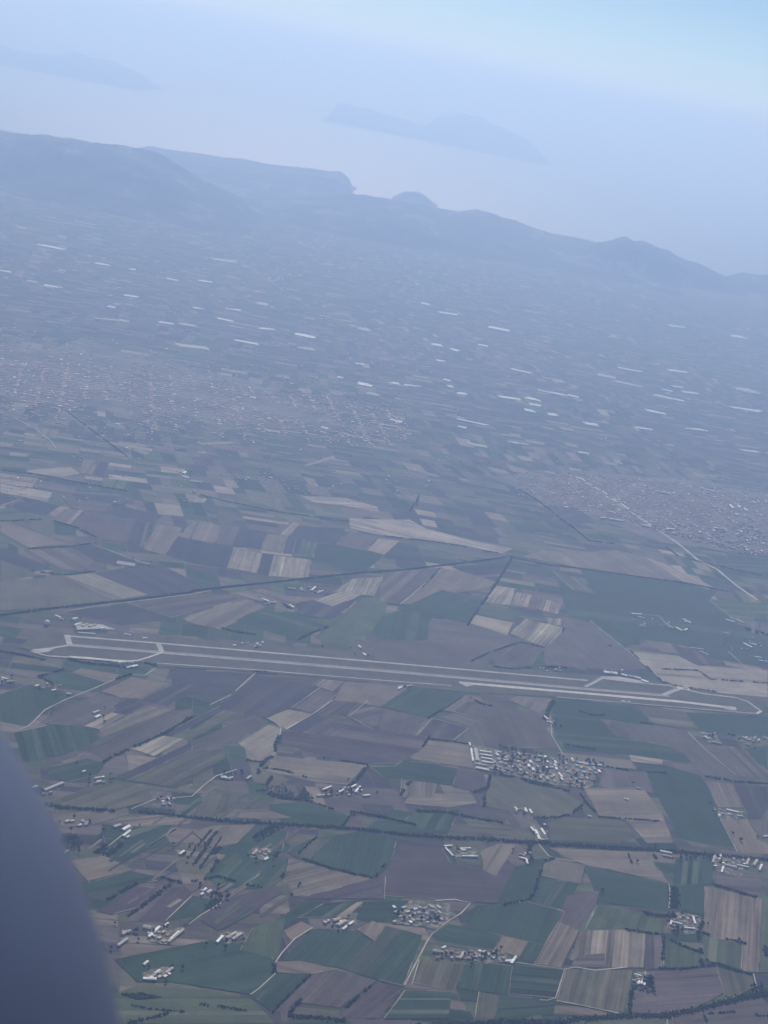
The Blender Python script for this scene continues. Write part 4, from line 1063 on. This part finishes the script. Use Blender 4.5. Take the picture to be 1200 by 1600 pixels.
while n_t < 90:
    px, py = tr.uniform(772, 944), tr.uniform(1168, 1236)
    top = 1168 + (px - 772) * 0.15
    bot = 1208 + (px - 772) * 0.19 if px < 915 else 1236 - (px - 915) * 1.1
    if not top < py < bot:
        continue
    c = G(px, py)
    if any((c - u).length < v * .5 + 5 for u, v in used):
        continue
    tree(c, tr.uniform(1.0, 1.8), 'dark rounded tree growing between houses of the big village below the runway', 'village trees', tr)
    n_t += 1
def scatter_trees(cx, cy, rx, ry, n, label, group, lo=.9, hi=1.6):
    for _ in range(n):
        tree(G(cx + tr.uniform(-rx, rx), cy + tr.uniform(-ry, ry)), tr.uniform(lo, hi), label, group, tr)
scatter_trees(1060, 1455, 10, 3, 8, 'dark tree in the belt under the walled estate', 'estate trees')
scatter_trees(1050, 1432, 6, 6, 10, 'dark tree on the left flank of the walled estate', 'estate flank trees')
scatter_trees(1013, 1535, 8, 6, 14, 'dark tree around the shady farm above the bottom ditch', 'shady farm trees')
scatter_trees(1183, 1545, 10, 8, 12, 'dark tree at the lane end in the lower right corner', 'corner trees')
scatter_trees(1154, 1473, 1.5, 2, 1, 'single dark tree standing at the end of the estate hedge', 'lone trees')
scatter_trees(940, 1393, 2, 1, 2, 'small dark tree alone on the upper left of the mid green field', 'lone field trees')
scatter_trees(996, 1348, 1.5, 1, 1, 'lone dark bush in the brown field under the canal', 'lone bush')
scatter_trees(1145, 1305, 2, 2, 2, 'small dark tree in the brown field under the roadside farm', 'brown field trees')
scatter_trees(1155, 1314, 2, 1, 2, 'tiny dark shrub below the tree in the brown field', 'brown field shrubs')
scatter_trees(1085, 1340, 25, 5, 10, 'dark tree along the canal at the right hamlet', 'canal hamlet trees')
scatter_trees(735, 1494, 60, 4, 12, 'dark tree among the row of farms along the green field', 'row farm trees')
scatter_trees(655, 1432, 34, 9, 14, 'dark tree among the roofs inside the looping lane', 'loop hamlet trees')
scatter_trees(535, 1240, 30, 6, 12, 'dark tree among the row of farms left of the canal woods', 'canal farm trees')
scatter_trees(340, 1400, 18, 6, 10, 'dark tree by the farm where the white lanes meet', 'white lane trees')

for phr, shs, hs in FARMS:
    for _ in range(4):
        p, q = tr.choice(shs)[:2]
        c = G((p[0] + q[0]) / 2, (p[1] + q[1]) / 2) + Vector((tr.choice((-1, 1)) * tr.uniform(16, 40), tr.choice((-1, 1)) * tr.uniform(16, 45), 0))
        tree(c, tr.uniform(.8, 1.4), 'dark tree ' + phr, 'trees ' + phr, tr)

ROWS = '''14 0,962 60,954 130,946 180,941 240,934 300,926|14 300,924 370,916 440,909 500,902 570,895 640,890 690,884 740,878 800,870|9 800,872 860,884 900,888 1000,902 1070,912 1140,925|8 600,838 660,845 700,850 760,862 800,868
9 800,872 780,905 760,935 742,960 730,978|10 85,815 120,825 150,840|6 0,815 65,812|6 45,858 110,854 150,849|6 50,893 100,899 150,893|5 688,889 660,918|10 0,1018 35,1024 70,1032
16 105,1030 130,1036 160,1039 200,1043|18 225,1036 245,1040|8 80,1068 60,1058 100,1046|12 180,1061 205,1054|7 395,1050 410,1050 425,1052|12 160,1192 172,1185 200,1172 260,1145 300,1120
11 437,1150 429,1165 430,1175|13 425,1182 410,1192 402,1210|9 385,1188 410,1192|8 410,1200 440,1204 470,1212 480,1216|12 425,1214 415,1228|8 505,1185 540,1190 575,1196|9 575,1197 555,1222 545,1230
16 70,1258 100,1263 140,1265 180,1268|14 215,1268 250,1272 300,1278|16 300,1278 350,1283 400,1286 450,1289 500,1292 560,1296 620,1303|18 620,1304 700,1309 760,1312 810,1316 860,1318|20 860,1320 920,1322 980,1326 1040,1330 1100,1335 1150,1340 1210,1345
9 820,1222 860,1230 890,1236|10 770,1208 815,1218 865,1229|8 840,1278 870,1278 893,1272 910,1258|9 912,1250 930,1270|7 912,1248 905,1240|7 935,1277 965,1279 1030,1284|6 945,1198 990,1206 1040,1208|10 1102,1214 1150,1222 1210,1226
9 672,1156 710,1160 735,1164|8 668,1123 690,1110|8 672,1150 660,1168|10 765,1212 762,1232 740,1238|12 625,1244 640,1222|10 756,1262 757,1245|14 650,1268 700,1270 745,1280 785,1286
12 1040,1432 1020,1430 1003,1425|26 1053,1385 1054,1400 1053,1420|10 1095,1458 1130,1466 1165,1475|8 980,1453 1010,1458 1035,1461|9 1037,1462 1036,1485 1035,1505|11 1048,1470 1075,1482 1098,1490|12 1098,1440 1090,1460 1095,1485
10 1030,1514 1060,1515 1095,1512 1120,1506 1150,1518 1175,1523 1210,1526|8 1094,1498 1097,1508|7 1103,1497 1106,1501|12 983,1585 985,1560 990,1540|16 1115,1383 1140,1390 1165,1398 1182,1403|12 1045,1425 1042,1440
22 860,1600 920,1592 985,1589 1040,1588 1075,1581 1120,1570 1165,1558 1210,1553|24 640,1606 720,1602 800,1598 860,1598|14 450,1588 500,1592 540,1596|7 1100,1588 1105,1600|6 1105,1585 1148,1582|7 1180,1587 1210,1590|14 1197,1480 1196,1495
9 200,1600 240,1590 265,1583|4 205,1572 240,1578 290,1582|7 310,1570 340,1573 400,1582|10 430,1508 426,1520|9 450,1585 470,1562|5 484,1524 455,1552 425,1582|8 540,1575 580,1540
9 0,1600|18 85,1320 100,1312 120,1308|14 150,1335 165,1320|12 175,1335 190,1318|10 165,1408 215,1380|10 200,1432 225,1415 265,1382|10 250,1370 265,1375 285,1380|8 300,1378 340,1370 380,1382 410,1388|7 320,1320 340,1300
16 330,1335 345,1325|14 395,1310 410,1300 430,1288|18 420,1240 450,1248 470,1250|9 475,1250 505,1260 530,1268 555,1275|12 530,1266 570,1272 610,1280 650,1290|10 455,1337 480,1345 520,1358 580,1372|7 585,1372 605,1345|6 440,1372 450,1345|6 455,1400 470,1380
6 462,1338 495,1308|9 430,1340 440,1325|6 535,1292 548,1274|9 845,1360 835,1395 828,1405|8 785,1414 810,1410 828,1406|14 830,1315 825,1335|9 830,1338 832,1345|7 850,1345 865,1342|10 985,1455 975,1452|12 1020,1335 1035,1358|6 978,1325 990,1360
6 292,1345 312,1318 330,1298|8 302,1352 322,1325 330,1312|5 312,1358 326,1338 346,1308|9 330,1362 340,1345|5 286,1338 300,1318
14 845,1044 860,1042 885,1044|10 770,1042 800,1046 830,1044|10 770,1104 750,1100 735,1090|16 865,1095 855,1115 850,1125|10 1000,1130 1020,1132|12 1138,1148 1160,1152|12 905,1112 925,1118 945,1118|9 930,1172 890,1165 870,1158|6 500,1012 505,1010
10 346,982 370,988 400,992|10 440,942 455,952|9 465,1000 490,988 512,980|7 735,1034 765,1020 812,1004|6 812,1004 850,1012|8 930,1003 955,1010|8 985,1018 1035,1066 1060,1073 1120,1082|7 1035,1046 1090,1048 1110,1062 1200,1068|9 890,820 920,845 960,850
9 1040,855 1060,870 1100,880 1190,900|8 0,735 60,742 130,756 200,768|7 300,770 350,783 430,800 520,812 545,815|8 640,800 655,775 650,790|9 820,770 850,790 900,830|7 100,640 180,700 200,715'''
def blob(V, F, c, r, h, q):
    """one tree of a row: a lumpy crown on a short stem, eight-sided"""
    k = len(V)
    rings = [(0.12, 0.35), (0.30, 0.95), (0.62, 1.0), (0.88, 0.6)]
    n = 6
    for zf, rf in rings:
        for i in range(n):
            a = i * 2 * math.pi / n + q.uniform(-.3, .3)
            rr_ = r * rf * q.uniform(.7, 1.25)
            V.append((c.x + math.cos(a) * rr_, c.y + math.sin(a) * rr_, 0.6 + h * zf * q.uniform(.9, 1.1)))
    V.append((c.x, c.y, h * q.uniform(.95, 1.15)))
    for j in range(3):
        for i in range(n):
            F.append((k + j * n + i, k + j * n + (i + 1) % n, k + (j + 1) * n + (i + 1) % n, k + (j + 1) * n + i))
    for i in range(n):
        F.append((k + 3 * n + i, k + 3 * n + (i + 1) % n, k + 4 * n))
ri = 0
for item in ROWS.replace('\n', '|').split('|'):
    tok = item.split()
    if len(tok) < 3:
        continue
    wd = float(tok[0])
    g = [G(*[float(q) for q in t.split(',')]) for t in tok[1:]]
    V, F = [], []
    q = random.Random(ri)
    for a, b in zip(g, g[1:]):
        L = (b - a).length
        nn = Vector((-(b - a).y, (b - a).x, 0)).normalized()
        for _ in range(int(L * wd / 15) + 1):
            t = q.random()
            if mnoise.noise(Vector((a.x + t * L, a.y, ri)) / 60) < (-0.32 if wd < 14 else -0.6):
                continue
            p = a.lerp(b, t) + nn * q.gauss(0, wd * .28)
            s = q.uniform(.45, 1.15)
            blob(V, F, p, 2.7 * s, 7.0 * s, q)
    o = mesh_obj('tree_row', V, F, M_LEAF)
    kind(o, 'stuff')
    tag(o, 'dark row of trees and scrub along a field edge or ditch', 'trees', 'tree rows')
    ri += 1
# orchards and copses that read as one mass
for pts, dens in [([(188, 1554), (220, 1552), (254, 1559), (215, 1563)], 9), ([(400, 1236), (442, 1226), (420, 1242)], 30), ([(420, 1246), (445, 1230), (461, 1241), (456, 1251)], 28), ([(462, 1248), (475, 1231), (491, 1248)], 28), ([(92, 1318), (118, 1303), (130, 1318), (112, 1332)], 24), ([(140, 1330), (185, 1322), (170, 1340)], 30),
                  ([(398, 1305), (430, 1287), (450, 1290), (400, 1320)], 34), ([(320, 1412), (340, 1405), (345, 1420), (320, 1425)], 30), ([(990, 1538), (1020, 1545), (1018, 1556), (992, 1548)], 34)]:
    g = [G(*p) for p in pts]
    V, F = [], []
    q = random.Random(len(pts) * 7 + int(pts[0][0]))
    x0, x1 = min(p.x for p in g), max(p.x for p in g)
    y0, y1 = min(p.y for p in g), max(p.y for p in g)
    n = int((x1 - x0) * (y1 - y0) / dens)
    for _ in range(n):
        x, y = q.uniform(x0, x1), q.uniform(y0, y1)
        ins = False
        for i in range(len(g)):
            a, b = g[i], g[i - 1]
            if (a.y > y) != (b.y > y) and x < (b.x - a.x) * (y - a.y) / (b.y - a.y) + a.x:
                ins = not ins
        if ins:
            s = q.uniform(.6, 1.1)
            blob(V, F, Vector((x, y, 0)), 2.4 * s, 5 * s, q)
    if V:
        kind(mesh_obj('copse', V, F, M_LEAF), 'stuff')

# ------------------------------------------------------------------ the aircraft's engine cowling, close to the lens and out of focus
M_COWL = mat('blue_grey_cowling_paint', (0.085, 0.105, 0.175), 0.45, 0.06, 1.5, 0.4)
M_BAND = mat('dark_cowling_band', (0.078, 0.096, 0.161), 0.5, 0, 1, 0.4)
def cowling():
    fwd = Vector((0, 1, 0))
    D = 4.2
    cx, cz = -1515 / FPX * D, -1451 / FPX * D
    Rr = 1405 / FPX * D * 0.965
    view = Matrix.Rotation(-PITCH, 3, 'X')          # the aircraft's cross axis leans with the line of sight
    c = Vector((0, 0, H)) + view @ Vector((cx, D, cz))
    e = link(bpy.data.objects.new('aircraft_engine', None))
    e.location = c
    n, m = 96, 40
    def prof(s):                       # s: 0 at the rear, 1 at the rounded nose
        if s < 0.5:
            return (-3.2 + 3.2 * s * 2, Rr * (0.86 + 0.14 * math.sin(s * math.pi)))
        t = (s - 0.5) * 2 * R(74)
        return (math.sin(t) * Rr, math.cos(t) * Rr)
    def sheet(name, a0, a1, s0, s1, k, off, mt):
        V, F = [], []
        for i in range(m + 1):
            x, r = prof(s0 + (s1 - s0) * i / m)
            for j in range(k + 1):
                a = a0 + (a1 - a0) * j / k
                rr2 = r + off
                V.append(view @ Vector((x + (off if x > 0 else 0), -math.sin(a) * rr2, math.cos(a) * rr2)))
        for i in range(m):
            for j in range(k):
                F.append((i * (k + 1) + j, i * (k + 1) + j + 1, (i + 1) * (k + 1) + j + 1, (i + 1) * (k + 1) + j))
        return mesh_obj(name, V, F, mt, e, smooth=True)
    sheet('cowling', 0, 2 * math.pi, 0, 1, n, 0, M_COWL)
    x, r = prof(1.0)
    V, F = [], []
    for i in range(49):                # intake lip and duct
        a = 2 * math.pi * i / 48
        for (dx, rf) in ((0, 1), (0.10, .93), (0.05, .84), (-0.8, .80), (-0.8, 0.02)):
            V.append(view @ Vector((x + dx, -math.sin(a) * r * rf, math.cos(a) * r * rf)))
    for i in range(48):
        for j in range(4):
            F.append((i * 5 + j, i * 5 + j + 1, (i + 1) * 5 + j + 1, (i + 1) * 5 + j))
    mesh_obj('intake_lip', V, F, M_BAND, e, smooth=True)
    tag(e, 'blurred dark blue-grey aircraft cowling curving into the lower left corner', 'aircraft part')
cowling()

# ------------------------------------------------------------------ haze over land and sea
V, F = [], []
x0, x1, y0, y1, z0, z1 = -320000, 320000, -20000, 420000, -30, 2950
V = [(x0, y0, z0), (x1, y0, z0), (x1, y1, z0), (x0, y1, z0), (x0, y0, z1), (x1, y0, z1), (x1, y1, z1), (x0, y1, z1)]
F = [(0, 3, 2, 1), (4, 5, 6, 7), (0, 1, 5, 4), (1, 2, 6, 5), (2, 3, 7, 6), (3, 0, 4, 7)]
mh = bpy.data.materials.new('haze_air')
mh.use_nodes = True
n = mh.node_tree
n.nodes.clear()
out = n.nodes.new('ShaderNodeOutputMaterial')
pv = n.nodes.new('ShaderNodeVolumePrincipled')
pv.inputs['Density'].default_value = HAZE_DENSITY
pv.inputs['Color'].default_value = (*HAZE_COLOR, 1)
pv.inputs['Absorption Color'].default_value = (HAZE_ABS, HAZE_ABS, HAZE_ABS, 1)
pv.inputs['Anisotropy'].default_value = 0.42
pv.inputs['Density Attribute'].default_value = ''
pv.inputs['Color Attribute'].default_value = ''
pv.inputs['Temperature Attribute'].default_value = ''
n.links.new(pv.outputs[0], out.inputs['Volume'])
hz = mesh_obj('haze', V, F, mh)
kind(hz, 'stuff')
hz['label'] = 'pale blue haze filling the air over plain and sea'
hz['category'] = 'haze'
